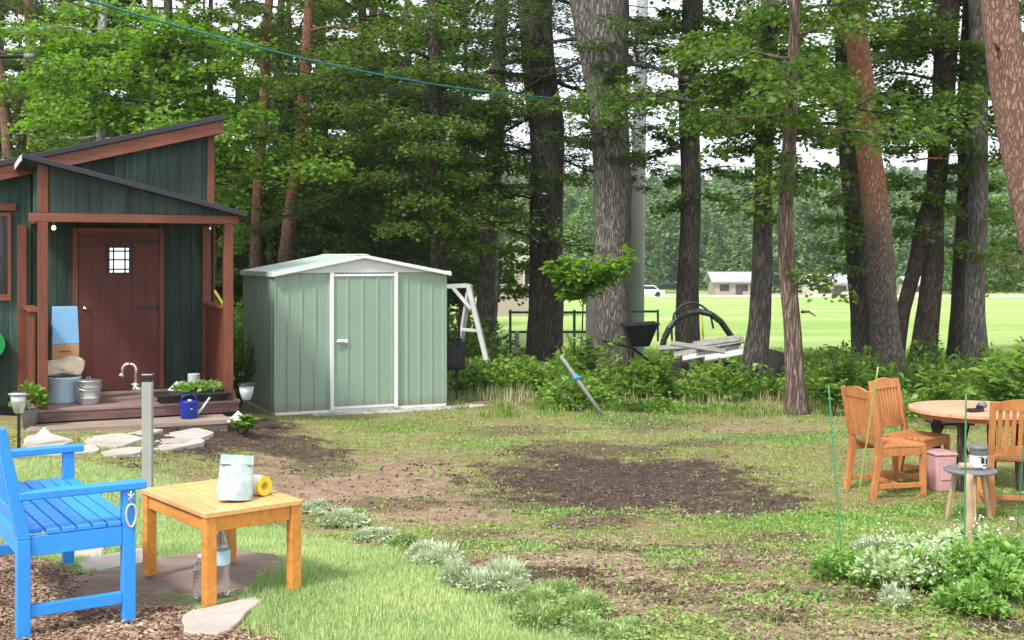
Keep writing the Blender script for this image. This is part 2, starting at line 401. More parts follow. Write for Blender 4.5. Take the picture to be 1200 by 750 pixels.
az = math.radians(SUN_AZ); el = math.radians(SUN_EL)
from mathutils import Vector
sd = Vector((math.sin(az) * math.cos(el), math.cos(az) * math.cos(el), math.sin(el)))
so.rotation_euler = sd.to_track_quat('Z', 'Y').to_euler(); so.location = (-6, -6, 12)
vs = scene.view_settings; vs.view_transform = 'Standard'; vs.look = 'None'; vs.exposure = EXPO = 1.12; vs.gamma = 1; vs.use_curve_mapping = False

# ------------------------------------------------------------------ ground masks (real patches on the ground, in metres)
def ell(cx, cy, rx, ry):
    """patch seen at (cx,cy) in the photo: centre on the ground and its half sizes in metres"""
    x, y = W(cx, cy); x2, _ = W(cx + rx, cy); _, ya = W(cx, cy - ry); _, yb = W(cx, cy + ry)
    return (x, y, x2 - x, (ya - yb) / 2)
def patches(x, y, L, rough=.45, fr=2.2):
    m = np.zeros(np.broadcast(x, y).shape)
    nz_ = fbm(x * fr, y * fr, 1) * rough + fbm(x * fr * 3.1, y * fr * 3.7, 3) * rough * .9 + fbm(x * fr * 8, y * fr * 9, 6) * rough * .6
    for e in L:
        cx, cy, rx, ry = e[:4]; s = e[4] if len(e) > 4 else 1
        r = np.sqrt(((x - cx) / rx) ** 2 + ((y - cy) / ry) ** 2) + nz_
        m = np.maximum(m, s * (1 - sstep(.68, 1.2, r)))
    return m
DARK = [ell(*a) + (s,) for a, s in [((735,566,185,36),1.0),((690,574,150,20),1.0),((850,590,110,16),.95),((700,528,110,12),.75),((255,508,95,22),1),((330,525,80,16),.9),((760,645,70,8),.7),((830,668,60,8),.7),((960,690,60,7),.6),((790,700,50,7),.6),
        ((650,672,60,10),.9),((860,650,80,14),.6),((1180,735,60,12),.9),((620,592,60,12),.7),((930,632,50,8),.8),((700,612,70,12),.7),
        ((1050,700,80,10),.8),((300,740,60,14),.8),((520,640,90,10),.5),((770,498,60,8),.5),((620,455,60,6),.6),((850,690,120,8),.6),((740,690,60,7),.7),((900,720,70,7),.7),((680,640,50,7),.7),((560,625,50,6),.6),((450,590,60,8),.5),((380,548,60,9),.6),((600,505,80,7),.5),((820,520,60,6),.6),((1000,668,50,7),.7),((640,545,80,8),.6)]]
DRY = [ell(*a) + (s,) for a, s in [((400,570,175,36),1),((330,545,80,24),1),((590,470,70,8),.7),((470,470,60,7),.7),((800,480,90,8),.7),((520,602,130,18),1),((700,662,170,26),1),((830,700,190,24),1),((620,636,130,14),.95),((980,745,150,14),.9),((720,730,120,14),.8),((870,655,110,14),.7),
        ((980,735,180,18),.7),((960,660,90,14),.6),((450,540,90,10),.5),((560,470,120,10),.6),((640,455,120,8),.7),((880,500,90,10),.6),((420,480,60,8),.4)]]
GREEN = [ell(*a) + (s,) for a, s in [((940,612,110,16),1),((1040,640,90,14),.8),((640,600,50,7),.9),((790,652,40,9),.9),((740,492,70,8),1),((560,520,60,8),.6),
        ((1100,600,100,10),.7),((480,500,80,8),.5),((920,512,90,8),.7),((720,600,90,8),.5),((930,700,80,8),.5),((600,640,60,6),.6),((1060,505,60,6),.8)]]
def row_line(t):       # the herb row, photo pixels
    pts = [(352,600),(405,614),(455,628),(508,648),(560,672),(615,700),(660,722),(720,752),(790,790)]
    t = t * (len(pts) - 1); i = min(int(t), len(pts) - 2); f = t - i
    return (pts[i][0] * (1-f) + pts[i+1][0] * f, pts[i][1] * (1-f) + pts[i+1][1] * f)
ROW = np.array([W(*row_line(k / 40)) for k in range(41)])
def lawn_mask(x, y):
    xr = np.interp(y, ROW[::-1, 1], ROW[::-1, 0])
    n = fbm(x * 2, y * 2, 5) * .12
    right = 1 - sstep(-.10, .05, x - xr + n)
    x0, y0 = W(250, 660)
    low = sstep(-.12, .12, (y - 5.05) - (-(x + 1.0)) * .95 + n)       # chips in the near left corner
    far = 1 - sstep(-.15, .15, y - np.minimum(10.0, 9 - 1.47 * (x + 2.2)) + n * 3)
    return np.clip(right * low * far, 0, 1) * (y < 12)
def chips_mask(x, y):
    xr = np.interp(y, ROW[::-1, 1], ROW[::-1, 0])
    return (1 - sstep(-.12, .12, (y - 5.05) - (-(x + 1.0)) * .95 + fbm(x * 2, y * 2, 5) * .12)) * (1 - sstep(-.1, .1, x - xr)) * (x < -.5)
def masks(x, y):
    lawn = lawn_mask(x, y); chips = chips_mask(x, y)
    dark = patches(x, y, DARK); dry = patches(x, y, DRY) ; green = patches(x, y, GREEN)
    keep = (1 - lawn) * (1 - chips)
    near = (1 - sstep(17, 19.5, y))
    dark = dark * keep * near; dry = dry * keep * near * (1 - dark); green = green * keep * near * (1 - dark * .9)
    field = sstep(21, 22.5, y + fbm(x * .5, y * .5) * .6)
    return lawn, chips, dark, dry, green, field

xs = np.concatenate([-np.geomspace(400, 6.2, 40), np.arange(-6, 6.01, .045), np.geomspace(6.2, 400, 40)])
ys = np.concatenate([[-60, -30, -12, -4, 0, 2], np.arange(3.6, 17.5, .045), np.geomspace(17.7, 34, 60), np.geomspace(35, 700, 60)])
X, Y = np.meshgrid(xs, ys); Z = gz(X, Y)
lw, ch, dk, dr, gr, fi = masks(X, Y)
near = (Y > 3.5) & (Y < 18) & (np.abs(X) < 6.1)
micro = fbm(X * 9, Y * 9, 2) * .008 + fbm(X * 22, Y * 22, 4) * .006
Z = Z + near * micro * (.5 + 1.8 * dk + .5 * dr)
Z = Z + np.where(Y > 185, (Y - 185) * .0, 0)
me = bpy.data.meshes.new('ground')
nx, ny = len(xs), len(ys); V = np.stack([X, Y, Z], -1).reshape(-1, 3)
idx = np.arange(nx * ny).reshape(ny, nx)
Q = np.stack([idx[:-1, :-1], idx[:-1, 1:], idx[1:, 1:], idx[1:, :-1]], -1).reshape(-1, 4)
me.vertices.add(len(V)); me.vertices.foreach_set('co', V.reshape(-1).astype(np.float32))
me.loops.add(Q.size); me.loops.foreach_set('vertex_index', Q.reshape(-1).astype(np.int32))
me.polygons.add(len(Q)); me.polygons.foreach_set('loop_start', np.arange(0, Q.size, 4, dtype=np.int32))
try: me.polygons.foreach_set('loop_total', np.full(len(Q), 4, dtype=np.int32))
except Exception: pass
me.update(calc_edges=True); me.validate()
me.polygons.foreach_set('use_smooth', [True] * len(me.polygons))
for nm, arr in (('lawn', lw), ('chips', ch), ('dark', dk), ('dry', dr), ('green', gr), ('field', fi)):
    a = me.attributes.new(nm, 'FLOAT', 'POINT'); a.data.foreach_set('value', np.clip(arr, 0, 1).reshape(-1).astype(np.float32))
t = NT('yard_ground')
n1 = t.noise(t.coord((1, 1, 1)), 9, 8, .7); n2 = t.noise(t.coord((1, 1, 1)), 45, 6, .7); n3 = t.noise(t.coord((1, 1, 1)), 1.3, 4)
nn = t.math('MULTIPLY', t.math('ADD', n1, n2), .5)
base = t.ramp(nn, [(.36, (.11, .085, .035)), (.47, (.23, .22, .075)), (.56, (.33, .34, .12)), (.66, (.48, .43, .23))])
base = t.mix(t.ramp(n3, [(.42, (0, 0, 0)), (.62, (.75, .75, .75))]), base, (.25, .165, .085, 1))
lawnc = t.ramp(nn, [(.38, (.16, .20, .07)), (.55, (.30, .36, .15)), (.68, (.46, .42, .27))])
chipc = t.ramp(n2, [(.35, (.10, .065, .042)), (.5, (.26, .175, .12)), (.65, (.48, .37, .27))])
darkc = t.ramp(nn, [(.36, (.022, .013, .008)), (.52, (.062, .037, .024)), (.66, (.16, .105, .07))])
dryc = t.ramp(nn, [(.36, (.14, .088, .052)), (.5, (.29, .19, .12)), (.66, (.50, .39, .28))])
greenc = t.ramp(nn, [(.36, (.06, .10, .025)), (.6, (.17, .28, .06))])
stripe = t.noise(t.coord((.035, .13, 1)), 1.5, 6, .68)
fieldc = t.ramp(stripe, [(.36, (.22, .35, .065)), (.5, (.28, .41, .09)), (.62, (.44, .46, .21)), (.7, (.31, .43, .10))])
fieldc = t.mix(t.math('MULTIPLY', n1, .35), fieldc, (.22, .34, .07, 1))
def m_(c, a, cc): return t.mix(a, c, cc)
c = base
c = m_(c, t.attr('green'), greenc); c = m_(c, t.attr('dry'), dryc); c = m_(c, t.attr('dark'), darkc)
c = m_(c, t.attr('lawn'), lawnc); c = m_(c, t.attr('chips'), chipc); c = m_(c, t.attr('field'), fieldc)
t.pbr(c, .95, 0, t.bump(t.math('ADD', n1, n2), .8, .03))
me.materials.append(t.m)
ground = bpy.data.objects.new('ground', me); COL.objects.link(ground); tag(ground, kind='structure')

# road across the far end of the field
mb = MB(); 
for k in range(24):
    xa, xb = -150 + k * 15, -135 + k * 15
    zf = lambda yy: float(gz(0, yy)) + .03
    mb.add([(xa, 148, zf(148)), (xb, 148, zf(148)), (xb, 170, zf(170)), (xa, 170, zf(170))], [(0, 1, 2, 3)])
M['farroad'] = paint('pale_gravel_road', (.60, .57, .50, 1), .9, .1)
tag(mb.build('road', 'farroad'), kind='structure')

# ------------------------------------------------------------------ grass and litter
def scatter(n, xr, yr, dens):
    """random points, denser near the camera, kept with probability dens(x, y)"""
    y = 1 / RNG.uniform(1 / yr[1], 1 / yr[0], n)                      # density ~ 1/y^2
    u = RNG.uniform(-.52, .52, n); x = u * y
    ok = (x > xr[0]) & (x < xr[1]); x, y = x[ok], y[ok]
    p = dens(x, y); k = RNG.uniform(size=len(x)) < p
    return x[k], y[k]
HOLES = []            # (x0,x1,y0,y1,rot..) keep-outs filled by objects: (cx, cy, hx, hy, angle)
def blocked(x, y):
    b = np.zeros(len(x), bool)
    for cx, cy, hx, hy, a in HOLES:
        c, s = math.cos(a), math.sin(a); u = (x - cx) * c + (y - cy) * s; v = -(x - cx) * s + (y - cy) * c
        b |= (np.abs(u) < hx) & (np.abs(v) < hy)
    return b
def blades(name, mat, x, y, h, w, lean=.35, up=0.0, gs=0):
    k = ~blocked(x, y); x, y = x[k], y[k]; n = len(x)
    h = h[k] if hasattr(h, '__len__') else RNG.uniform(.5, 1.2, n) * h
    if gs: h = h * (1 + gs * (y - 6)); w = w * (1 + gs * 1.5 * (y - 6))
    a = RNG.uniform(0, 2 * PI, n); ln = RNG.uniform(0, lean, n) + up
    ax = np.stack([np.cos(a) * ln, np.sin(a) * ln, np.ones(n)], 1)
    nm = np.stack([np.cos(a), np.sin(a), np.full(n, .2)], 1)
    P0 = np.stack([x, y, gz(x, y) - .003], 1)
    V = leaves(P0, ax, nm, h, np.full(n, w) * RNG.uniform(.6, 1.4, n), .12)
    o = np_quads(name, V, mat); return tag(o, kind='stuff')
def flat_bits(name, mat, x, y, L, w, tilt=.3, lift=.004):
    k = ~blocked(x, y); x, y = x[k], y[k]; n = len(x)
    a = RNG.uniform(0, 2 * PI, n)
    ax = np.stack([np.cos(a), np.sin(a), RNG.normal(0, tilt * .5, n)], 1)
    nm = np.stack([RNG.normal(0, tilt, n), RNG.normal(0, tilt, n), np.ones(n)], 1)
    P0 = np.stack([x, y, gz(x, y) + lift + RNG.uniform(0, .012, n)], 1)
    V = leaves(P0, ax, nm, L * RNG.uniform(.4, 1.4, n), w * RNG.uniform(.5, 1.5, n), .1)
    o = np_quads(name, V, mat); return tag(o, kind='stuff')
# ------------------------------------------------------------------ trees
TREES = []
def path_pts(path, d, H):
    """path: photo points (px, py, width px) from top to bottom, all at distance d"""
    pts = [(wx(px, d), d, wz(py, d), w / 2 / F * d) for px, py, w in path]
    (x1, _, z1, r1), (x0, _, z0, r0) = pts[0], pts[1]
    gx, _, gzz, gr_ = pts[-1]
    g = float(gz(gx, d))
    if gzz > g + .05:                            # carry the stem on down to the ground
        (xa, _, za, ra) = pts[-2]; f = (gzz - g) / max(za - gzz, .1)
        pts.append((gx - (xa - gx) * min(f, .6), d, g, gr_ * 1.12))
    lo = pts[-1]; pts[-1] = (lo[0], lo[1], g - .12, lo[3] * 1.12)
    sx = (x1 - x0) / max(z1 - z0, .3); sx = max(-.12, min(.12, sx))
    up = []; z = z1; x = x1; r = r1; Ht = g + H
    while z < Ht:
        z += .8; x += sx * .8; sx *= .8; r = r1 * max(.06, 1 - (z - z1) / max(Ht - z1, .1)) ; up.append((x, d, z, r))
    return [p for p in reversed(pts)] + up
def resample(pts, step=.16):
    P_ = np.array(pts); z = P_[:, 2]; zz = np.arange(z[0], z[-1], step)
    zz = np.append(zz[zz < z[-1] - .05], z[-1])
    return np.stack([np.interp(zz, z, P_[:, k]) for k in range(4)], 1)
def trunk_mesh(pts, seed, flare=.18, seg=18):
    R = resample(pts); base = R[0].copy(); mb = MB()
    pos = R[:, :3].copy(); pos[:, 0] += .012 * np.sin(pos[:, 2] * 2.1 + seed); pos[:, 1] += .03 * np.sin(pos[:, 2] * 1.3 + seed * 2)
    pos[:, :2] -= base[:2] * 0
    h = R[:, 2] - R[0, 2]; rad = R[:, 3] * (1 + flare * np.exp(-h / .28))
    def wob(i, an):
        z = R[i, 2]
        return 1 + .035 * math.sin(5 * an + seed + z * 1.1) + .03 * math.sin(9 * an - z * 1.7 + seed) + .04 * math.exp(-h[i] / .3) * 2.2 * math.sin(4 * an + seed) + .015 * math.sin(z * 9 + an * 3)
    mb.tube(pos, list(rad), seg, True, wob)
    return mb, R
def bough(mb, out, p0, az, R, rise, droop, nleaf, leafL, leafW, flat=.10, tilt=.45, r0=None, sub=9, start=.15, stiff=False):
    """one limb with side twigs; leaves are appended to out"""
    d = np.array([math.cos(az), math.sin(az), 0]); p0 = np.array(p0, float)
    T = np.linspace(0, 1, 9); pts = [p0 + d * R * t + np.array([0, 0, (rise * t - droop * t * t) * R]) + np.array([0, 0, .02 * R * math.sin(t * 9 + az * 3)]) for t in T]
    r0 = r0 or max(.012, .018 * R)
    mb.tube(pts, list(np.linspace(r0, .004, 9)), 6)
    side = np.array([-d[1], d[0], 0])
    for k in range(sub):
        t = start + (1 - start) * (k + random.random() * .7) / sub; s = 1 if k % 2 else -1
        i = min(int(t * 8), 7); b = pts[i] + (pts[i+1] - pts[i]) * (t * 8 - i)
        ang = random.uniform(.5, 1.1) * s; L = R * random.uniform(.28, .5) * (1.15 - .65 * t)
        dd = d * math.cos(ang) + side * math.sin(ang); dz = random.uniform(-.25, .18)
        e = b + dd * L + np.array([0, 0, dz * L])
        mb.tube([b, (b + e) / 2 + np.array([0, 0, .03 * L]), e], [max(.003, r0 * .3), max(.003, r0 * .2), .002], 3, False)
        if nleaf <= 0: continue
        n = max(6, int(nleaf / sub * random.uniform(.6, 1.4)))
        u = RNG.uniform(.1, 1.08, n) ; q = b + (e - b) * u[:, None]
        sd_ = np.cross(dd, [0, 0, 1.]); sgn = RNG.choice([-1, 1], n)
        wdt = L * .26 * (1.1 - u * .6)
        off = RNG.uniform(0, 1, n) * wdt
        q = q + sd_ * (sgn * off)[:, None]; q[:, 2] += RNG.normal(0, flat * L * .5 + .02, n) - off * .2
        ax = dd * .6 + sd_ * (sgn * .8)[:, None] + RNG.normal(0, .3, (n, 3)); ax[:, 2] -= .2
        nm = RNG.normal(0, tilt, (n, 3)) + [0, 0, 1]
        l = leafL * RNG.uniform(.6, 1.3, n)
        out.append(leaves(q, ax, nm, l, leafW * l / leafL))
STY = {  # leaf length, width, leaves per metre^2-ish, flat, tilt, sub
 'maple':   dict(L=.088, W=.070, dens=330, flat=.24, tilt=.60, sub=11, rise=.25, droop=.25, mat='maple'),
 'bright':  dict(L=.088, W=.07, dens=350, flat=.22, tilt=.60, sub=11, rise=.20, droop=.25, mat='maple_bright'),
 'olive':   dict(L=.080, W=.052, dens=350, flat=.16, tilt=.5, sub=12, rise=.10, droop=.30, mat='olive'),
 'conifer': dict(L=.085, W=.028, dens=520, flat=.07, tilt=.35, sub=14, rise=.05, droop=.35, mat='conifer'),
}
def tree(name, label, cat, path, d, barkm, H, style, crown=(4, 26, 2.6), targets=(), stubs=(), group=None, forks=(), dens=1.0, bare=()):
    """crown = (lowest bough height above ground, number of boughs, bough length); targets = boughs reaching a given photo point"""
    pts = path_pts(path, d, H); seed = (len(TREES) * 1.7) % 6.28; TREES.append(name)
    tb, R = trunk_mesh(pts, seed)
    base = (float(R[0, 0]), d, float(gz(R[0, 0], d)))
    root = thing(name, label, cat, base, 0, group)
    out = []; S = STY[style]; z0 = base[2]
    at = lambda z: np.array([np.interp(z, R[:, 2], R[:, 0]), d, z])
    for fk in forks:                              # extra stems: list of photo points
        fp = [(wx(a, d), d, wz(b, d), w / 2 / F * d) for a, b, w in fk][::-1]
        Rf = resample(fp) if len(fp) > 1 else None
        tb.tube(Rf[:, :3], list(Rf[:, 3]), 12)
    lim = MB()
    for k in range(crown[1]):
        f = (k + random.random()) / crown[1]; z = z0 + crown[0] + (H - crown[0] - .3) * f ** 1.15
        Rb = crown[2] * (1 - .72 * f) * random.uniform(.65, 1.15); az_ = k * 2.4 + random.uniform(-.5, .5)
        bough(lim, out, at(z), az_, Rb, S['rise'] * random.uniform(.4, 1.6), S['droop'], S['dens'] * Rb ** 1.5 * (.62 if f < .5 else .3) * dens, S['L'], S['W'], S['flat'], S['tilt'], None, S['sub'])
    for tg in targets:                            # (px, py, distance of the tip, width factor)
        px, py, dt = tg[:3]; k = tg[3] if len(tg) > 3 else 1
        e = np.array(P(px, py, dt)); zt = e[2] + random.uniform(-.1, .35); b = at(zt)
        v = e - b; Rb = max(.35, math.hypot(v[0], v[1])); az_ = math.atan2(v[1], v[0]); Rb *= 1.15
        bough(lim, out, b, az_, Rb, .15 + (e[2] - zt) / Rb, .15, S['dens'] * max(Rb, .9) ** 1.4 * .8 * k * dens, S['L'], S['W'], S['flat'], S['tilt'], None, S['sub'] + 3, .3 if Rb > 1.5 else .1)
    for px, py, dt in bare:
        e = np.array(P(px, py, dt)); b = at(e[2] - random.uniform(-.2, .5)); v = e - b; Rb = max(.4, math.hypot(v[0], v[1]))
        bough(lim, out, b, math.atan2(v[1], v[0]), Rb, (e[2] - b[2]) / Rb + .2, .2, 0, 1, 1, r0=.016, sub=11, start=.25)
    for px, py, dx, dy in stubs:                  # dead snags
        b = np.array(P(px, py, d)); b[1] -= .08
        e = b + np.array([dx / F * d, -.25, -dy / F * d]); m_ = (b + e) / 2 + np.array([0, 0, .03])
        tb.tube([b, m_, e], [.022, .015, .006], 6)
    tb.add(lim.v, lim.f)
    tb.v = [(a - base[0], b - base[1], c_ - base[2]) for a, b, c_ in tb.v]
    tb.build('trunk', barkm, root, smooth=True)
    if out:
        V = np.concatenate(out) - np.array(base)
        np_quads('crown', V, S['mat'], root)
    return root

# --- the front row of tall trees, left to right
tree('larch_tree', 'tall leaning dark trunk just left of the thickest grey trunk, above the white gable beyond', 'tree',
     [(626,-5,40),(634,100,38),(640,150,40),(641,250,38),(640,330,40),(638,425,44)], 21.5, 'bark_dark', 15, 'conifer', (4.2, 26, 3.2),
     [(560,200,20),(600,230,20),(570,140,20.5),(530,170,21),(600,90,21),(680,170,20),(560,230,21),(670,215,20.3),(690,130,21),(540,230,20.5)],
     [(620,95,-40,-8),(650,95,30,5)], bare=[(550,60,20.5),(565,95,20.4),(680,60,20.6),(690,100,20.5),(560,130,20.6)])
tree('larch_tree', 'thickest grey trunk, forked near the top of the picture, behind the leafy undergrowth', 'tree',
     [(711,-5,50),(712,60,50),(714,120,46),(717,200,44),(717,300,42),(717,370,43),(716,430,50)], 20, 'bark_grey', 16, 'conifer', (5.2, 26, 3.0),
     [(700,150,19.2),(715,80,19.2),(735,95,19.2),(690,60,19.2),(745,180,19.3)], [(735,50,60,-3),(728,190,-30,8)], bare=[(790,45,19.4),(775,80,19.3),(785,130,19.4),(670,30,19.3),(770,10,19.5)],
     forks=[[(676,-40,26),(682,0,30),(694,60,32),(708,120,36),(714,190,30)]])
tree('maple_tree', 'straight dark trunk right of the slender concrete pole, above the black hose loop', 'tree',
     [(812,-5,24),(811,40,26),(807,60,27),(808,130,24),(810,200,23),(807,300,24),(806,410,30)], 21, 'bark_dark', 13, 'maple', (4.6, 26, 2.4),
     [(770,120,21),(760,190,21),(850,110,20),(830,60,20),(790,215,21),(850,205,21,.7),(770,60,21),(840,30,20.5),(800,250,21,.5),(770,150,20.6,.8),(860,140,20.5),(775,250,20.6,.5),(830,160,20.5),(760,30,20.6),(850,240,20.6,.7),(890,40,20.5),(775,160,21,.7),(780,15,21)], [(822,200,38,-3)])
tree('maple_tree', 'dark trunk left of the peeling trunk, its crown hanging in broad leafy layers', 'tree',
     [(902,-5,20),(900,60,20),(897,160,20),(896,230,21),(893,300,23),(889,380,26),(883,440,31),(881,465,34)], 17, 'bark_dark', 13, 'maple', (3.8, 28, 2.6),
     [(850,70,16),(870,100,16),(880,130,16),(850,150,16.2),(920,90,16),(870,60,16.3),(900,150,15.8),(840,120,16.5),(930,140,16),(880,180,16.3,.8),(950,60,16.2),(920,190,16.3,.8),(940,230,16.5,.7),(865,210,16.5,.5),(960,110,16.4),(890,30,16.4),(940,20,16.5),(850,180,16.3),(900,260,16.4,.6),(860,250,16.5,.5),(840,90,16.3),(960,160,16.4),(970,200,16.4,.8)])
tree('cedar_tree', 'slender peeling pinkish-brown trunk with a torn knot, standing alone in front of the others', 'tree',
     [(934,-5,11),(930,60,13),(926,120,15),(922,200,17),(921,270,18),(924,330,20),(928,380,20),(931,430,22),(934,470,24),(935,490,26)], 14.8, 'bark_peel', 9, 'maple', (3.3, 18, 1.6),
     [(985,350,14.3,.35),(900,90,14.2,.6),(950,80,14.2,.6),(905,130,14.2,.6),(945,150,14.3,.6),(900,220,14.3,.5),(960,330,14.4,.3),(895,240,14.3,.4),(970,220,14.5,.5),(900,180,14.4,.5)], [(938,365,10,4),(915,240,-14,-3),(918,300,-8,4)])
tree('maple_tree', 'dark trunk pressed against the left side of the red-topped pine', 'tree',
     [(985,-5,20),(990,100,21),(996,200,22),(1003,290,23),(1010,370,26),(1014,430,34)], 21.5, 'bark_dark', 13, 'maple', (4.2, 26, 2.5),
     [(960,170,21),(975,240,21,.8),(1050,160,21),(1040,210,21,.8),(1000,280,20.6,.5),(1060,60,21),(950,40,21),(1060,120,20.6),(970,100,20.8),(1030,270,20.6,.7),(970,290,20.8,.6),(1055,250,20.6,.8),(960,260,20.8,.7),(985,320,20.6,.5)])
tree('red_pine_tree', 'tall pine with bright orange-red upper bark and snapped snags, behind the wooden chairs', 'tree',
     [(999,-5,24),(1003,40,26),(1011,100,28),(1017,160,28),(1022,210,30),(1028,270,30),(1034,340,31),(1039,400,35),(1042,430,40)], 18, 'bark_red', 14, 'conifer', (6.5, 20, 2.4),
     [], [(1003,124,-26,-2),(1008,150,-16,-10),(1000,122,-14,14),(1060,190,45,-2)])
tree('twin_stem_tree', 'two dark stems crossing in a narrow V right of the red-topped pine', 'tree',
     [(1110,-5,29),(1108,60,27),(1102,140,24),(1098,220,23),(1096,260,22),(1094,310,24),(1087,365,27),(1080,430,33)], 20.5, 'bark_brown', 13, 'maple', (4.0, 28, 2.6),
     [(1080,120,19.8),(1130,130,19.8),(1060,100,20),(1100,170,19.8),(1050,180,20),(1130,200,20),(1080,230,20,.7),(1070,30,20),(1120,250,20,.7),(1060,270,20,.7),(1140,300,20,.6),(1060,50,20),(1140,60,20),(1050,220,20),(1120,160,19.6)],
     forks=[[(1110,120,14),(1098,220,22),(1084,262,23),(1072,314,17),(1058,365,17),(1048,430,20),(1044,460,24)]])
tree('larch_tree', 'darker left stem of the close pair at the right, seen above the round table', 'tree',
     [(1138,-5,20),(1134,120,20),(1130,270,21),(1125,360,21),(1123,445,28)], 21, 'bark_dark', 14, 'maple', (4.4, 24, 2.4),
     [(1150,150,20.4),(1120,80,20.4),(1170,110,20.4),(1160,220,20.6,.9),(1170,260,20.5,.8),(1175,30,20.4),(1110,220,20.4)])
tree('larch_tree', 'greyer right stem of the close pair at the right, seen above the round table', 'tree',
     [(1147,-5,22),(1146,120,22),(1146,270,22),(1143,360,23),(1143,440,30)], 20.2, 'bark_grey', 14, 'olive', (4.4, 24, 2.4),
     [(1180,180,19.6),(1190,260,19.4,.7),(1120,180,19.6),(1190,300,19,.6),(1160,60,19.6)])
tree('red_pine_tree', 'big leaning reddish-grey pine trunk cut off by the right edge of the picture', 'tree',
     [(1172,-5,40),(1180,60,42),(1190,130,44),(1202,200,46),(1215,270,48),(1240,400,52),(1262,520,58)], 11.2, 'bark_redlow', 12, 'conifer', (6, 18, 2.2),
     [(1190,318,10.8,.5)], [(1166,60,-20,-2)])
tree('oak_tree', 'greyish trunk standing behind the white swing frame', 'tree',
     [(588,-5,16),(584,100,18),(578,200,20),(573,300,22),(568,400,28)], 23, 'bark_grey', 14, 'conifer', (4.2, 26, 3.0),
     [(540,250,22),(560,180,22),(610,180,22),(520,120,22),(530,280,22.3)])
# --- behind the cabin and the shed
tree('birch_tree', 'white birch trunk rising behind the cabin roof among bright leaves', 'tree',
     [(121,-5,10),(119,60,10),(118,150,11),(117,260,12)], 21, 'bark_birch', 11, 'bright', (4.0, 22, 2.4),
     [(80,50,20.5),(150,40,20.2),(100,120,20.4),(160,110,20.2),(70,110,20.4),(130,150,20.4)])
tree('maple_tree', 'bright green maple spreading directly over the cabin roof', 'tree',
     [(196,-5,10),(194,80,12),(190,180,14),(188,300,18)], 19, 'bark_dark', 10, 'bright', (3.2, 26, 2.6),
     [(90,60,18.5),(60,90,18.6),(110,95,18.4),(150,70,18.2),(220,40,18.2),(250,80,18.2),(180,50,18),(70,130,18.5),(240,120,18.2),(130,130,18.3),(200,110,18),(100,150,18.3),(270,140,18.5),(160,20,18.5),(220,90,18.1),(280,60,18.4),(60,60,18.8),(280,190,18.6,.7),(270,240,18.8,.6)])
tree('red_pine_tree', 'straight reddish pine trunk between the cabin and the shed, left one of two', 'tree',
     [(316,-5,10),(312,60,11),(307,150,12),(302,230,13),(299,310,14)], 23, 'bark_red', 13, 'olive', (6.2, 18, 2.2), [(340,60,22),(290,40,22)])
tree('red_pine_tree', 'tilted reddish pine trunk rising behind the left half of the shed', 'tree',
     [(362,-5,11),(359,80,13),(354,150,14),(345,220,15),(336,290,16),(330,340,18)], 22, 'bark_red', 13, 'olive', (6.2, 18, 2.2), [(390,60,21),(330,100,21)])
tree('red_pine_tree', 'reddish pine trunk at the upper left corner, beside the black pipe end', 'tree',
     [(33,-5,10),(36,60,12),(38,100,13),(40,200,14),(42,300,15)], 24, 'bark_redlow', 13, 'conifer', (4.5, 16, 2.4), [(20,120,23),(60,150,23)])
tree('red_pine_tree', 'thin leaning pink-barked pine at the left edge, lowest down', 'tree',
     [(-14,20,8),(0,90,10),(6,140,12),(12,200,13),(18,280,14)], 23, 'bark_redlow', 12, 'conifer', (4.5, 14, 2.0), [(30,180,22.5)])
tree('red_pine_tree', 'pale grey-barked pine stem between the corner pine and the birch', 'tree',
     [(80,-5,8),(83,40,9),(86,80,9),(88,200,11)], 26, 'bark_grey', 13, 'conifer', (4.5, 14, 2.2), [(70,30,25)])
tree('fir_tree', 'dark narrow trunk inside the dense foliage above the shed ridge', 'tree',
     [(424,-5,9),(425,120,11),(427,220,12),(430,320,13)], 23.5, 'bark_dark', 12, 'conifer', (2.2, 34, 2.8),
     [(400,200,21.5),(450,190,21.5),(420,240,21.3),(380,230,22),(470,240,21.6),(440,280,21.5),(400,120,22),(460,110,22),(370,170,22)], dens=.78)
tree('maple_tree', 'wide dark green maple filling the space above the shed roof', 'tree',
     [(505,-5,12),(510,120,16),(513,220,18),(515,330,20)], 20.5, 'bark_dark', 12, 'olive', (2.6, 34, 2.9),
     [(430,130,19),(470,150,18.8),(500,180,18.6),(540,150,19),(450,210,19),(500,240,18.8),(545,210,19),(410,170,19.3),(470,270,19),(530,270,19),(560,290,19.2),(400,90,19.5),(480,90,19),(540,90,19.2),(430,50,19.5),(500,40,19.3),(590,120,19.6),(380,130,19.8),(350,110,20)], dens=.78)
tree('maple_tree', 'olive leafed tree standing right behind the gap between cabin and shed', 'tree',
     [(330,-5,8),(326,120,10),(322,220,11),(318,320,12)], 26, 'bark_dark', 11, 'olive', (2.4, 30, 2.7),
     [(290,150,24.5),(350,180,24.5),(280,230,24.5),(350,250,24.5),(310,100,24.5),(380,280,24.5),(300,270,24.5)])

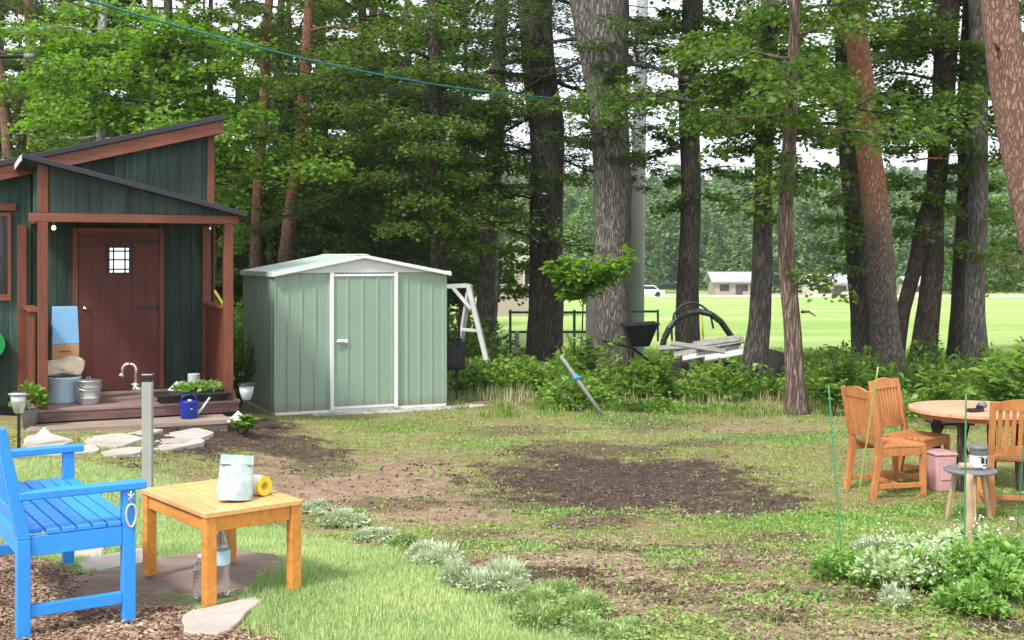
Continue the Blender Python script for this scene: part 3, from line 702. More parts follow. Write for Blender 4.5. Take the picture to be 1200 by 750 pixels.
# the low bright maple sapling in front of the thickest trunk
def sapling(name, label, cat, base, stem_top, targets, mat, L, Wd, n, group=None):
    b = np.array(base); root = thing(name, label, cat, base, 0, group); mb = MB(); out = []
    top = np.array(stem_top); mb.tube([b, (b + top) / 2 + [.03, 0, 0], top], [.02, .014, .008], 6)
    for px, py, dt in targets:
        e = np.array(P(px, py, dt)); s = b + (top - b) * random.uniform(.7, 1); v = e - s
        bough(mb, out, s, math.atan2(v[1], v[0]), max(.25, math.hypot(v[0], v[1])), v[2] / max(.25, math.hypot(v[0], v[1])), 0, n, L, Wd, .05, .3, .008, 7, .25)
    mb.v = [tuple(np.array(p) - b) for p in mb.v]
    mb.build('stem', 'bark_dark', root); np_quads('foliage', np.concatenate(out) - b, mat, root)
    return root
sapling('maple_sapling', 'low sapling with bright layered leaves in front of the thickest grey trunk', 'sapling', G(676, 18.5), P(684,330,18.5),
        [(650,305,18),(665,300,17.9),(690,298,17.8),(712,296,17.8),(730,300,18),(735,292,18),(660,318,18),(680,322,17.8),(700,315,17.8),(670,345,18.2),(690,305,17.6),(645,312,18.1),(722,310,17.8)], 'sapling', .11, .09, 120)

# --- rows of trees further back, copies of three kinds
def proto_tree(name, style, H, nb, R, low, barkm, r=.14):
    pts = [(0, 0, -.15, r * 1.3), (0.03, 0, 1.5, r), (-.04, 0, 5, r * .8), (0, 0, H, .02)]
    P_ = [(a, b, c_, q) for a, b, c_, q in pts]; tb, RR = trunk_mesh(P_, random.random() * 6, .3, 10)
    root = thing(name, None, 'tree'); out = []; S = STY[style]; lim = MB()
    for k in range(nb):
        f = (k + random.random()) / nb; z = low + (H - low - .2) * f
        Rb = R * (1 - .8 * f) * random.uniform(.7, 1.15)
        bough(lim, out, (0, 0, z), k * 2.4 + random.random(), Rb, S['rise'], S['droop'], 190 * Rb ** 1.3, S['L'] * 1.5, S['W'] * 1.9, S['flat'], S['tilt'], None, 8)
    tb.add(lim.v, lim.f); tb.build('trunk', barkm, root, smooth=True); np_quads('crown', np.concatenate(out), S['mat'], root)
    return root
protos = [(proto_tree('dark_fir_tree', 'conifer', 13, 40, 2.6, 1.6, 'bark_dark'), 'dark layered fir in the shady wood behind the cabin and shed', 'firs in the wood behind the cabin and shed'),
          (proto_tree('broadleaf_tree', 'maple', 11, 34, 2.8, 1.2, 'bark_grey'), 'green broadleaf tree in the shady wood behind the cabin and shed', 'broadleaf trees in the wood behind'),
          (proto_tree('red_barked_pine', 'olive', 14, 26, 2.3, 4.2, 'bark_redlow'), 'red-barked pine standing deep in the wood behind the cabin', 'pines in the wood behind')]
spots = []
rr = random.Random(5)
for row, (d, n, x0, x1) in enumerate([(27, 9, -40, 560), (32, 8, -60, 560), (38, 6, -40, 565), (46, 5, -40, 565)]):
    for k in range(n):
        px = x0 + (x1 - x0) * (k + rr.uniform(.2, .8)) / n
        spots.append((px, d + rr.uniform(-1.8, 1.8), rr.choice([0, 1, 1, 0, 2] if row else [0, 1, 1, 0]), rr.uniform(.8, 1.2)))
first = {0: True, 1: True, 2: True}
for q in range(7): spots.append((-60 - q * 42, rr.uniform(22, 36), rr.choice([0, 1, 1]), 1.0))
for px, d, k, s in spots:
    r, lb, g = protos[k]
    o = r if first[k] else copy_tree(r); first[k] = False
    o.location = G(px, d); o.rotation_euler = (0, 0, rr.uniform(0, 6.28)); o.scale = (s, s, s * rr.uniform(.9, 1.1)); tag(o, lb, 'tree', g)
# a few beyond the meadow's near corner on the right, seen between the trunks
for px, d, k, s, lb in [(1215, 30, 1, .9, 'dark leafy tree at the right edge beyond the pair of stems')]:
    o = copy_tree(protos[k][0]); o.location = G(px, d); o.scale = (s,) * 3; o['label'] = lb
    if 'group' in o: del o['group']

# ------------------------------------------------------------------ undergrowth band in front of the trees
def clump_leaves(cx, cy, cz, rad, h, n, L, Wd, dome=1.0, tilt=.5, up=.25):
    a = RNG.uniform(0, 2 * PI, n); u = np.sqrt(RNG.uniform(0, 1, n)); rr_ = rad * u
    top = h * (1 - dome * .6 * u ** 2); z = top * RNG.uniform(.25, 1.08, n) ** .6
    q = np.stack([cx + rr_ * np.cos(a), cy + rr_ * np.sin(a), cz + z], 1)
    ax = np.stack([np.cos(a) * (.4 + u), np.sin(a) * (.4 + u), RNG.normal(up, .35, n)], 1) + RNG.normal(0, .4, (n, 3))
    nm = np.stack([np.cos(a) * u * .5, np.sin(a) * u * .5, np.ones(n)], 1) + RNG.normal(0, tilt, (n, 3))
    l = L * RNG.uniform(.5, 1.4, n)
    return leaves(q, ax, nm, l, Wd / L * l)
out = []
def band(n, pxr, dr, h, rad, leaf, wd, cnt):
    for _ in range(n):
        px = random.uniform(*pxr); d = random.uniform(*dr); d = max(d, dr[0] + .9 * float(fbm(px * .021, 3.3, 2)) + .5)
        x, y, z = G(px, d); hh = random.uniform(*h); out.append(clump_leaves(x, y, z, random.uniform(*rad), hh, int(cnt * (hh + .3)), leaf, wd))
band(90, (535, 660), (17, 20.5), (.06, .45), (.2, .5), .075, .05, 420)
band(130, (640, 900), (16.2, 20.5), (.03, .34), (.12, .42), .075, .05, 380)
band(60, (640, 900), (15.4, 20.5), (.2, .62), (.08, .2), .10, .05, 90)
band(40, (655, 700), (14.9, 16.5), (.1, .4), (.15, .35), .07, .045, 420)
band(22, (660, 850), (14.7, 15.6), (.04, .16), (.15, .35), .05, .03, 380)
band(80, (985, 1240), (16.2, 21), (.05, .32), (.2, .5), .08, .05, 420)
band(40, (985, 1240), (15, 20), (.3, .8), (.08, .22), .10, .05, 110)
band(40, (895, 985), (16.2, 21), (.05, .3), (.2, .45), .07, .045, 420)
band(36, (1030, 1240), (14.2, 16.8), (.08, .38), (.2, .45), .09, .05, 400)
band(50, (940, 1010), (15.5, 19), (.2, .6), (.2, .45), .075, .045, 380)
band(70, (-20, 560), (21, 26), (.3, 1.4), (.5, 1.0), .11, .08, 380)
tag(np_quads('undergrowth', np.concatenate(out), 'shrub'), kind='stuff')
def stem_shrub(name, label, px, d, h, n, spread, mat='shrub', L=.12, Wd=.06, group=None):
    """upright stems with leaves along them"""
    b = np.array(G(px, d)); root = thing(name, label, 'shrub', tuple(b), 0, group); mb = MB(); o2 = []
    for k in range(n):
        a = random.uniform(0, 6.28); s = random.uniform(.2, 1) * spread; e = np.array([math.cos(a) * s, math.sin(a) * s, h * random.uniform(.6, 1)])
        m = e * .5 + [0, 0, .08]; mb.tube([(0, 0, 0), m, e], [.008, .006, .003], 4)
        kk = 26; u = RNG.uniform(.25, 1.05, kk); q = np.outer(u, e) + np.outer(4 * u * (1 - u), [0, 0, .04])
        an = RNG.uniform(0, 6.28, kk); ax = np.stack([np.cos(an), np.sin(an), np.full(kk, .25)], 1)
        o2.append(leaves(q, ax, RNG.normal(0, .3, (kk, 3)) + [0, 0, 1], L * RNG.uniform(.6, 1.3, kk), Wd * RNG.uniform(.6, 1.3, kk)))
    mb.build('stems', 'bark_dark', root); np_quads('foliage', np.concatenate(o2), mat, root); return root
def ragged(n, pxr, dr, hh):
    o3 = []
    for _ in range(n):
        px = random.uniform(*pxr); d = random.uniform(*dr); x, y, z = G(px, d); k = 26; a = RNG.uniform(0, 6.28, k); l = RNG.uniform(.1, .6, k)
        q = np.stack([x + RNG.normal(0, .07, k), y + RNG.normal(0, .07, k), np.full(k, z)], 1)
        o3.append(leaves(q, np.stack([np.cos(a)*l, np.sin(a)*l, np.ones(k)], 1), np.stack([np.cos(a), np.sin(a), np.full(k, .2)], 1), RNG.uniform(.4, 1.1, k) * random.uniform(*hh), np.full(k, .010)))
    return np.concatenate(o3)
tag(np_quads('dry_grass_tufts', ragged(60, (560, 1240), (15.2, 17.5), (.08, .26)), 'straw'), kind='stuff')
tag(np_quads('grass_tufts', ragged(420, (530, 1240), (14.4, 18.5), (.06, .20)), 'shrub'), kind='stuff')
stem_shrub('leafy_shrub', 'light green shrub rising under the forked grey trunk, behind the leaning pole', 690, 17.2, 0.8, 14, .45)
stem_shrub('leafy_shrub', 'bushy green shrub just right of the leaning pole', 770, 16.2, .6, 12, .5)
stem_shrub('leafy_shrub', 'pale leafy shrub between the chair backs and the thick pine', 985, 15.2, .8, 12, .35, L=.09)
stem_shrub('leafy_shrub', 'tall leafy shrub between the chair and the round table', 1096, 13.6, .7, 12, .4)
stem_shrub('leafy_shrub', 'broad-leaved shrub behind the table at the right edge', 1180, 13.8, .85, 15, .55, L=.15, Wd=.08)
stem_shrub('leafy_shrub', 'small shrub with a few orange leaves hanging beside the peeling trunk', 978, 14.6, .5, 6, .3, 'shrub')
stem_shrub('leafy_shrub', 'green bush showing through the gap between cabin post and shed', 281, 15.5, 1.1, 16, .35, 'maple_bright', .08, .05)
stem_shrub('leafy_shrub', 'low yellow-green plant at the foot of the solar light beside the shed', 288, 12.1, .22, 12, .16, 'maple_bright', .07, .04)

# ------------------------------------------------------------------ far side of the field
D2 = 178
def far_forest(name, x0, x1, d0, d1, n, hr, mat='far', leaf=1.05):
    out = []; rs = np.random.default_rng(3)
    for _ in range(n):
        d = rs.uniform(d0, d1); px = rs.uniform(x0, x1); x = wx(px, d); g = float(gz(x, d)) + max(0, (d - 200) * .09)
        H = rs.uniform(*hr); R_ = H * rs.uniform(.16, .30); m = int(560); f = rs.uniform(0, 1, m) ** .8; a = rs.uniform(0, 2 * PI, m)
        con = rs.random() < .6
        r_ = R_ * ((1 - f) if con else np.sqrt(np.clip(1 - (2 * f - .9) ** 2, .02, 1))) * rs.uniform(.75, 1.1, m)
        q = np.stack([x + r_ * np.cos(a), d + r_ * np.sin(a), g + .6 + (H - .6) * f], 1)
        ax = np.stack([np.cos(a), np.sin(a), np.full(m, -.25)], 1) + rs.normal(0, .3, (m, 3))
        nm = np.stack([np.cos(a) * .6, np.sin(a) * .6, np.ones(m)], 1) + rs.normal(0, .35, (m, 3))
        l = leaf * rs.uniform(.5, 1.2, m); out.append(leaves(q, ax, nm, l, l * .75))
    return tag(np_quads(name, np.concatenate(out), mat), kind='stuff')
far_forest('forest', -150, 1500, 186, 300, 800, (6, 17))
far_forest('forest', -150, 1500, 300, 420, 460, (13, 20))
# hill behind the wood
mb = MB(); NXX = 60
for k in range(NXX + 1):
    x = -220 + 640 * k / NXX
    for j, (yy, hh) in enumerate([(200, -6), (300, 3), (420, 18), (560, 40), (700, 52)]):
        mb.v.append((x * (1 + j * .3), yy, hh + (j > 1) * 6 * math.sin(x * .021 + j)))
for k in range(NXX):
    for j in range(4): mb.f.append((k*5+j, (k+1)*5+j, (k+1)*5+j+1, k*5+j+1))
t = NT('wooded_hill'); n = t.noise(t.coord((.25, .25, .25)), 1, 6, .7)
t.pbr(t.ramp(n, [(.35, (.03, .065, .03)), (.65, (.07, .13, .055))]), .9, 0, t.bump(n, 1, 2)); M['hill'] = t.m
tag(mb.build('hills', 'hill', smooth=True), kind='structure')

def house(name, label, px0, px1, d, wall_h, roof_h, wallm, roofm, depth=8, gable_side=True):
    x0, x1 = wx(px0, d), wx(px1, d); g = float(gz(0, d)) - .1; Wd = x1 - x0
    r = thing(name, label, 'house', ((x0 + x1) / 2, d, g))
    h = Wd / 2; mb = MB().box(-h, h, 0, depth, 0, wall_h); mb.build('wall', wallm, r)
    ov = .6; mb = MB()
    for s in (0, 1):
        ya, yb = (-ov, depth / 2) if s == 0 else (depth / 2, depth + ov); za, zb = (wall_h - .1, wall_h + roof_h) if s == 0 else (wall_h + roof_h, wall_h - .1)
        mb.hexa([(-h-ov, ya, za), (h+ov, ya, za), (h+ov, yb, zb), (-h-ov, yb, zb)], [(-h-ov, ya, za+.22), (h+ov, ya, za+.22), (h+ov, yb, zb+.22), (-h-ov, yb, zb+.22)])
    mb.build('roof', roofm, r)
    mb = MB()
    for s in (-1, 1): mb.add([(s*(h-.05), 0, wall_h), (s*(h-.05), depth, wall_h), (s*(h-.05), depth/2, wall_h+roof_h)], [(0, 1, 2)])
    for s in (-1, 1): pass
    n = max(2, int(Wd / 2.6))
    for k in range(n):
        cx = -h + Wd * (k + .5) / n
        f = MB().box(cx-.65, cx+.65, -.06, .02, wall_h*.35, wall_h*.80).build('window', 'dark', r)
        MB().box(cx-.56, cx+.56, -.075, -.062, wall_h*.39, wall_h*.76).build('pane', 'glass', f)
    f = MB().box(h*.1, h*.1+.95, -.09, -.0, 0, wall_h*.78).build('door', 'bark_brown', r)
    return r
house('farm_house', 'low grey-roofed house beyond the field, just left of the broad leafy-crowned dark trunk', 838, 882, 172, 2.0, 1.2, 'wall_pink', 'tile_pale', 6)
house('farm_house', 'long low house with a white roof beyond the field, right of the peeling trunk', 952, 998, 174, 1.8, 1.1, 'wall_pale', 'tile_pale', 6)
house('farm_house', 'small pale shed at the far edge of the field, right of the forked stems', 1066, 1096, 176, 1.6, 1.0, 'wall_pale', 'tile_pale', 5)
# the nearer pale house left of the hose tree, seen through the leaves
def near_house():
    d = 62; x0, x1 = wx(586, d), wx(632, d); g = float(gz(0, d)); r = thing('gabled_house', 'pale house with a white gable roof glimpsed through leaves beyond the swing frame', 'house', ((x0+x1)/2, d, g))
    h = (x1 - x0) / 2 + .6; zt = wz(305, d) - g; zr = wz(283, d) - g
    MB().box(-h, h, 0, 6, 0, zt).build('wall', 'wall_pink', r)
    mb = MB(); 
    mb.hexa([(-h-.3,-.4,zt-.15),(0,-.4,zr-.1),(0,6.4,zr-.1),(-h-.3,6.4,zt-.15)], [(-h-.3,-.4,zt),(0,-.4,zr+.05),(0,6.4,zr+.05),(-h-.3,6.4,zt)])
    mb.hexa([(0,-.4,zr-.1),(h+.3,-.4,zt-.15),(h+.3,6.4,zt-.15),(0,6.4,zr-.1)], [(0,-.4,zr+.05),(h+.3,-.4,zt),(h+.3,6.4,zt),(0,6.4,zr+.05)])
    mb.build('roof', 'tile_pale', r)
    MB().add([(-h,-.002,zt-.1),(h,-.002,zt-.1),(0,-.002,zr-.12),(-h,.15,zt-.1),(h,.15,zt-.1),(0,.15,zr-.12)], [(0,1,2),(5,4,3)]).build('gable', 'wall_pale', r)
    for cx in (-.55, .55):
        f = MB().box(cx-.35, cx+.35, -.05, 0, zt*.55, zt*.85).build('window', 'whitewood', r); MB().box(cx-.29, cx+.29, -.06, -.05, zt*.58, zt*.82).build('pane', 'glass', f)
near_house()
# parked car by the road
def far_car():
    x, y, z = G(758, 150); r = thing('parked_car', 'small white car parked at the far side of the field', 'car', (x, y, z + .04))
    prof = [(-2.1,.3),(2.1,.3),(2.15,.75),(1.5,.85),(.9,1.4),(-1.1,1.42),(-1.7,.95),(-2.15,.85)]
    MB().add([(a,-.8,b) for a,b in prof] + [(a,.8,b) for a,b in prof], [tuple(range(8)), tuple(range(15,7,-1))] + [(i,8+i,8+(i+1)%8,(i+1)%8) for i in range(8)]).build('body', 'carwhite', r, bevel=.05)
    MB().add([(-1.45,-.815,.95),(1.3,-.815,.92),(.8,-.815,1.32),(-1.0,-.815,1.32)], [(0,1,2,3)]).build('side_window', 'glass', r)
    for sx in (-1.3, 1.3):
        for sy in (-.8, .62):
            mb = MB().tube([(sx, sy, .32), (sx, sy + .18, .32)], .32, 14); mb.build('wheel', 'black', r)
far_car()
# ------------------------------------------------------------------ CABIN
TH = math.radians(25)
def boards(mb, x0, x1, y, z0, ztop, w=.12, t=.022, gap=.004, axis='x', zbot=None):
    """upright boards side by side; ztop / zbot functions of the running coordinate"""
    n = max(1, round((x1 - x0) / w)); w = (x1 - x0) / n
    zt = ztop if callable(ztop) else (lambda s: ztop); zb = zbot if zbot else (lambda s: z0)
    for k in range(n):
        a = x0 + k * w + gap / 2; b = x0 + (k + 1) * w - gap / 2; dy = random.uniform(-.0015, .0015)
        if axis == 'x':
            mb.hexa([(a, y+dy, zb(a)), (b, y+dy, zb(b)), (b, y+t, zb(b)), (a, y+t, zb(a))], [(a, y+dy, zt(a)), (b, y+dy, zt(b)), (b, y+t, zt(b)), (a, y+t, zt(a))])
        else:
            mb.hexa([(y+dy, a, zb(a)), (y+t, a, zb(a)), (y+t, b, zb(b)), (y+dy, b, zb(b))], [(y+dy, a, zt(a)), (y+t, a, zt(a)), (y+t, b, zt(b)), (y+dy, b, zt(b))])
    return mb
def cabin():
    s = 116; d = F / s; x = wx(50, d); zd = ZC - 1.543
    r = thing('garden_cabin', 'dark teal cabin with red-brown trim, slanted roofs and a covered porch', 'cabin', (x, d, zd), TH)
    L, Wp, XR, XL, DB = 1.4, 1.87, 1.97, -1.7, 2.6
    up = lambda X: 3.24 - .1 + .258 * (X - 2.055)           # underside of the main roof
    lo = lambda X: 2.50 - .250 * (X + .14)                  # underside of the porch roof
    # gable wall above and beside the porch
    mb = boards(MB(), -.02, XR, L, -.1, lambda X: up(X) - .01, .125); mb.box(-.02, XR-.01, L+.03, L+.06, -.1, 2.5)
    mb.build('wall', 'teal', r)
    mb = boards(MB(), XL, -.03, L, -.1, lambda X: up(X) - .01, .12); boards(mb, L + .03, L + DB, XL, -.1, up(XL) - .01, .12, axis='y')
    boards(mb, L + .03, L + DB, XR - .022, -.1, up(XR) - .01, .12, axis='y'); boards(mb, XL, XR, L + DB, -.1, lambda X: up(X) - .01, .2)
    mb.build('wall', 'teal_lit', r)
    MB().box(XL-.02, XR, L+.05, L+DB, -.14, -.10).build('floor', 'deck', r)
    # roofs
    def roof(name, xa, xb, ya, yb, fn, th, mat, flist=()):
        return MB().hexa([(xa,ya,fn(xa)),(xb,ya,fn(xb)),(xb,yb,fn(xb)),(xa,yb,fn(xa))], [(xa,ya,fn(xa)+th),(xb,ya,fn(xb)+th),(xb,yb,fn(xb)+th),(xa,yb,fn(xa)+th)]).build(name, mat, r, .006)
    rf = roof('roof', XL-.3, 2.075, L-.22, L+DB+.2, lambda X: up(X) + .0, .065, 'roof')
    mb = MB(); xa, xb = XL - .28, 2.06
    mb.hexa([(xa, L-.185, up(xa)-.15), (xb, L-.185, up(xb)-.15), (xb, L-.155, up(xb)-.15), (xa, L-.155, up(xa)-.15)], [(xa, L-.185, up(xa)-.003), (xb, L-.185, up(xb)-.003), (xb, L-.155, up(xb)-.003), (xa, L-.155, up(xa)-.003)])
    mb.build('barge_board', 'redx', r, .003)
    mb = MB(); mb.box(2.03, 2.06, L-.15, L+DB+.18, up(2.05)-.14, up(2.05)-.005); mb.build('fascia', 'redx', r, .003)
    pr = roof('porch_roof', -.20, 2.03, -.17, L-.004, lo, .055, 'roof')
    mb = MB(); mb.hexa([(-.215,-.165,lo(-.2)-.03),(-.202,-.165,lo(-.2)-.03),(-.202,L-.01,lo(-.2)-.03),(-.215,L-.01,lo(-.2)-.03)], [(-.215,-.165,lo(-.2)+.03),(-.202,-.165,lo(-.2)+.03),(-.202,L-.01,lo(-.2)+.03),(-.215,L-.01,lo(-.2)+.03)])
    mb.build('fascia', 'whitetrim', r)
    MB().box(-.34, -.03, L-.06, L-.003, lo(-.2)-.02, lo(-.2)+.09).build('fascia', 'whitetrim', r, .004)
    # corner trim of the gable wall
    MB().hexa([(XR-.07, L-.028, lo(XR-.07)+.06), (XR+.012, L-.028, lo(XR)+.06), (XR+.012, L-.002, lo(XR)+.06), (XR-.07, L-.002, lo(XR-.07)+.06)],
              [(XR-.07, L-.028, up(XR-.07)-.02), (XR+.012, L-.028, up(XR)-.02), (XR+.012, L-.002, up(XR)-.02), (XR-.07, L-.002, up(XR-.07)-.02)]).build('corner_trim', 'red', r, .003)
    MB().box(XR-.0, XR+.022, L-.026, L+.07, -.1, 1.98).build('corner_trim', 'red', r, .003)
    # beam and posts
    MB().box(-.13, Wp+.09, -.045, .045, 1.888, 1.975).build('beam', 'redx', r, .004)
    MB().box(-.045, .045, .047, L-.004, 1.888, 1.97).build('beam', 'red', r, .004)
    MB().box(Wp-.045, Wp+.045, .047, L-.004, 1.888, 1.97).build('beam', 'red', r, .004)
    for X, Y, top in ((0, 0, 1.886), (Wp-.01, 0, 1.886), (-.13, L-.05, 1.886), (Wp+.01, L-.05, 1.886)):
        MB().box(X-.047, X+.047, Y-.047+.0, Y+.047, 0.002, top).build('post', 'red', r, .005)
    MB().hexa([(-.045,-.04,1.977),(.05,-.04,1.977),(.05,.04,1.977),(-.045,.04,1.977)], [(-.045,-.04,lo(-.045)-.003),(.05,-.04,lo(.05)-.003),(.05,.04,lo(.05)-.003),(-.045,.04,lo(-.045)-.003)]).build('post', 'red', r, .004)
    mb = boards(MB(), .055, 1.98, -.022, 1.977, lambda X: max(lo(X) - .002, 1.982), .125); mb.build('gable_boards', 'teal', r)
    mb = boards(MB(), .05, L-.01, -.02, 1.975, lo(0) - .01, .125, axis='y'); mb.build('gable_boards', 'teal_lit', r)
    MB().box(-.018, .004, -.0, .0001, 0, .001)
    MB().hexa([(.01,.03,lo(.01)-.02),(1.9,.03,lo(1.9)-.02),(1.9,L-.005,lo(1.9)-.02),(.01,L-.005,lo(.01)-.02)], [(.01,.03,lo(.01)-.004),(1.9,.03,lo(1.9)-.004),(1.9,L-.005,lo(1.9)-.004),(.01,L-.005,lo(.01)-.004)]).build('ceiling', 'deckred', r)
    # deck
    mb = MB(); n = 11
    for k in range(n):
        y0 = -.10 + (L + .08) * k / n; mb.box(-.10, Wp+.10, y0, y0 + (L+.08)/n - .006, -.028, 0)
    mb.build('deck', 'deck', r, .002)
    mb = MB().box(-.09, Wp+.09, -.092, -.06, -.125, -.03); mb.box(-.09, -.06, -.05, L-.05, -.125, -.03); mb.box(Wp+.06, Wp+.09, -.05, L-.05, -.125, -.03); mb.build('fascia', 'deckred', r, .003)
    mb = MB(); mb.box(-.07, Wp+.06, -.055, -.03, -.3, -.128); mb.box(-.3, Wp+.07, L, L+.06, -.4, -.13); mb.box(XL, -.3, L, L+.04, -.4, -.1); mb.build('foundation', 'dark', r)
    mb = MB()
    for k, (a, b) in enumerate([(-.55, -.325), (-.318, -.098)]): mb.box(-.17 + .03*k, Wp-.05 - .04 * k, a, b, -.185, -.140)
    mb.box(-.12, Wp-.12, -.52, -.49, -.32, -.187); mb.box(-.12, Wp-.12, -.17, -.14, -.32, -.187)
    mb.build('step', 'step', r, .004)
    # porch railings of boards
    for X, t0 in ((-.085, 0), (Wp-.011, 1)):
        mb = boards(MB(), .06, L-.11, X, .03, .97, .105, .02, .012, axis='y'); rr_ = mb.build('railing', 'red', r)
        MB().box(X-.045, X+.075, .05, L-.1, .972, 1.0).build('rail_top', 'redx', rr_, .004)
    # the door
    dx0, dx1, dz1 = .40, 1.40, 1.80
    dr = boards(MB(), dx0+.06, dx1-.06, L-.05, .01, dz1, .145, .03, .002).build('door', 'doorred', r)
    MB().box(dx0, dx0+.055, L-.055, L-.002, 0.002, dz1+.06).build('door_frame', 'red', r, .003)
    MB().box(dx1-.055, dx1, L-.055, L-.002, 0.002, dz1+.06).build('door_frame', 'red', r, .003)
    MB().box(dx0+.057, dx1-.057, L-.055, L-.002, dz1+.004, dz1+.06).build('door_frame', 'redx', r, .003)
    wx0, wx1, wz0, wz1 = .795, 1.005, 1.355, 1.635
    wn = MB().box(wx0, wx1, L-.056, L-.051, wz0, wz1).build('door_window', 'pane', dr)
    mb = MB(); g = .017
    mb.box(wx0-.02, wx0, L-.075, L-.051, wz0-.02, wz1+.02); mb.box(wx1, wx1+.02, L-.075, L-.051, wz0-.02, wz1+.02)
    mb.box(wx0, wx1, L-.075, L-.051, wz1, wz1+.02); mb.box(wx0, wx1, L-.075, L-.051, wz0-.02, wz0); mb.build('window_frame', 'black', dr, .002)
    mb = MB()
    for f in (.2, .8): xx = wx0 + (wx1-wx0)*f; mb.box(xx-g/2, xx+g/2, L-.07, L-.057, wz0, wz1)
    for f in (.13, .52, .87): zz = wz0 + (wz1-wz0)*f; mb.box(wx0, wx1, L-.072, L-.0705, zz-g/2, zz+g/2)
    mb.build('window_grille', 'black', dr)
    mb = MB().bar((1.10, L-.057, .945), (1.335, L-.057, .945), .008, .026, w1=.008, h1=.034); mb.tube([(1.335, L-.062, .91), (1.335, L-.062, .98)], .009, 8); mb.build('hinge', 'black', dr)
    mb = MB().bar((1.10, L-.057, 1.70), (1.335, L-.057, 1.70), .008, .026, w1=.008, h1=.034); mb.build('hinge', 'black', dr)
    mb = MB().tube([(.535, L-.05, .945), (.535, L-.075, .945)], .028, 16); mb.tube([(.535, L-.075, .945), (.535, L-.095, .945)], [.012, .02], 12); mb.build('door_knob', 'chrome', dr, smooth=True)
    # window left of the porch with its frames
    a, b, c_, e = -1.05, -.275, 1.12, 1.98
    MB().box(a, b, L-.012, L-.006, c_, e).build('pane', 'glass', wf := MB().box(a-.07, a, L-.05, L-.004, c_-.07, e+.04).box(b, b+.035, L-.05, L-.004, c_-.07, e+.04).box(a, b, L-.05, L-.004, e, e+.04).box(a, b, L-.05, L-.004, c_-.07, c_).build('window', 'redx', r, .003))
    mb = MB()
    for xx in (a+.02, b-.045, b-.16, b-.30, (a+b)/2): mb.box(xx, xx+.022, L-.045, L-.014, c_, e)
    mb.box(a, b, L-.04, L-.03, 1.5, 1.53); mb.build('window_bars', 'black', wf)
    MB().box(-1.75, -.19, L-.04, L-.004, 2.045, 2.13).build('wall_band', 'redx', r, .003)
    return r
CAB = cabin()
def CL(X, Y, Z):             # cabin coordinates -> world
    c, s = math.cos(TH), math.sin(TH); l = CAB.location
    return (l.x + X * c - Y * s, l.y + X * s + Y * c, l.z + Z)
# bulbs hanging from the beam
def bulb(label, X, r_, lit):
    p = CL(X, -.06, 1.885); t = thing('bulb_lamp', label, 'lamp', p, TH)
    MB().lathe([(.014,0),(.014,-.03),(.011,-.035)][::-1], seg=12).build('socket', 'black', t)
    MB().lathe([(0.004,-.034-2.1*r_),(r_*.7,-.034-1.8*r_),(r_,-.034-r_),(r_*.6,-.034-.3*r_),(.01,-.034)], seg=16).build('bulb', 'bulb' if lit else 'white', t, smooth=True)
bulb('glowing warm bulb hanging under the porch beam beside the left post', .10, .022, True)
bulb('small unlit white bulb under the right end of the porch beam', 1.66, .013, False)

# things on and around the porch
def sack_box():
    x, y, z = CL(.24, .45, 0)
    # pale blue bin
    t = thing('storage_bin', 'pale blue round bin standing on the porch under a crumpled sack', 'bin', (x, y, z + .001), TH)
    MB().lathe([(.145,0),(.152,.02),(.168,.25),(.178,.26),(.178,.275),(.160,.275),(.15,.03)], seg=32, capt=True).build('body', 'bluebin', t, smooth=True)
    mb = MB(); nu, nv = 26, 9; V = []
    for j in range(nv + 1):
        v = j / nv
        for i in range(nu):
            an = 2*PI*i/nu; sq = 1 / max(abs(math.cos(an)), abs(math.sin(an))) ** .75
            rr_ = (.155 + .03*math.sin(v*PI)) * sq * (1 + .05*math.sin(5*an + v*6) + .035*math.sin(11*an - v*9)) * (1 if 0 < j < nv else .5)
            V.append((rr_*math.cos(an)*1.05, rr_*math.sin(an)*.72, .175*v + .014*math.sin(3*an + 5*v) + (.02*math.cos(an) * v)))
    mb.add(V, [(j*nu+i, j*nu+(i+1)%nu, (j+1)*nu+(i+1)%nu, (j+1)*nu+i) for j in range(nv) for i in range(nu)] + [tuple(range(nu))[::-1], tuple(nv*nu+i for i in range(nu))])
    sk = mb.build('paper_sack', 'cream', None, loc=(x, y, z + .290)); sk.rotation_euler = (0, 0, TH); tag(sk, 'crumpled cream paper sack lying on top of the blue bin', 'sack')
    # cardboard box standing on the sack, its upper part light blue
    p = CL(.26, .60, .445); t = thing('cardboard_box', 'tall cardboard box, light blue above and brown below, standing over the sack by the door', 'box', p, TH)
    MB().box(-.135, .135, -.08, .08, 0, .165).build('box_base', 'kraft', t, .004)
    MB().hexa([(-.135,-.08,.167),(.135,-.08,.167),(.135,.08,.167),(-.135,.08,.167)], [(-.125,-.08,.56),(.118,-.08,.56),(.118,.08,.56),(-.125,.08,.56)]).build('box_top', 'skyblue', t, .004)
    mb = MB()
    for k in range(5): mb.box(-.06 + k*.022, -.045 + k*.022, -.0815, -.0805, .08, .095)
    mb.build('print', 'bark_brown', t)
    # stool under it
    p = CL(.26, .62, 0); t = thing('stand', 'dark low stand behind the blue bin that carries the cardboard box', 'stand', (p[0], p[1], p[2] + .001), TH)
    MB().box(-.13, .13, -.08, .1, .415, .44).build('top', 'dark', t, .003)
    for a in (-.11, .11):
        for b in (-.06, .08): MB().box(a-.012, a+.012, b-.012, b+.012, 0, .413).build('leg', 'dark', t)
sack_box()
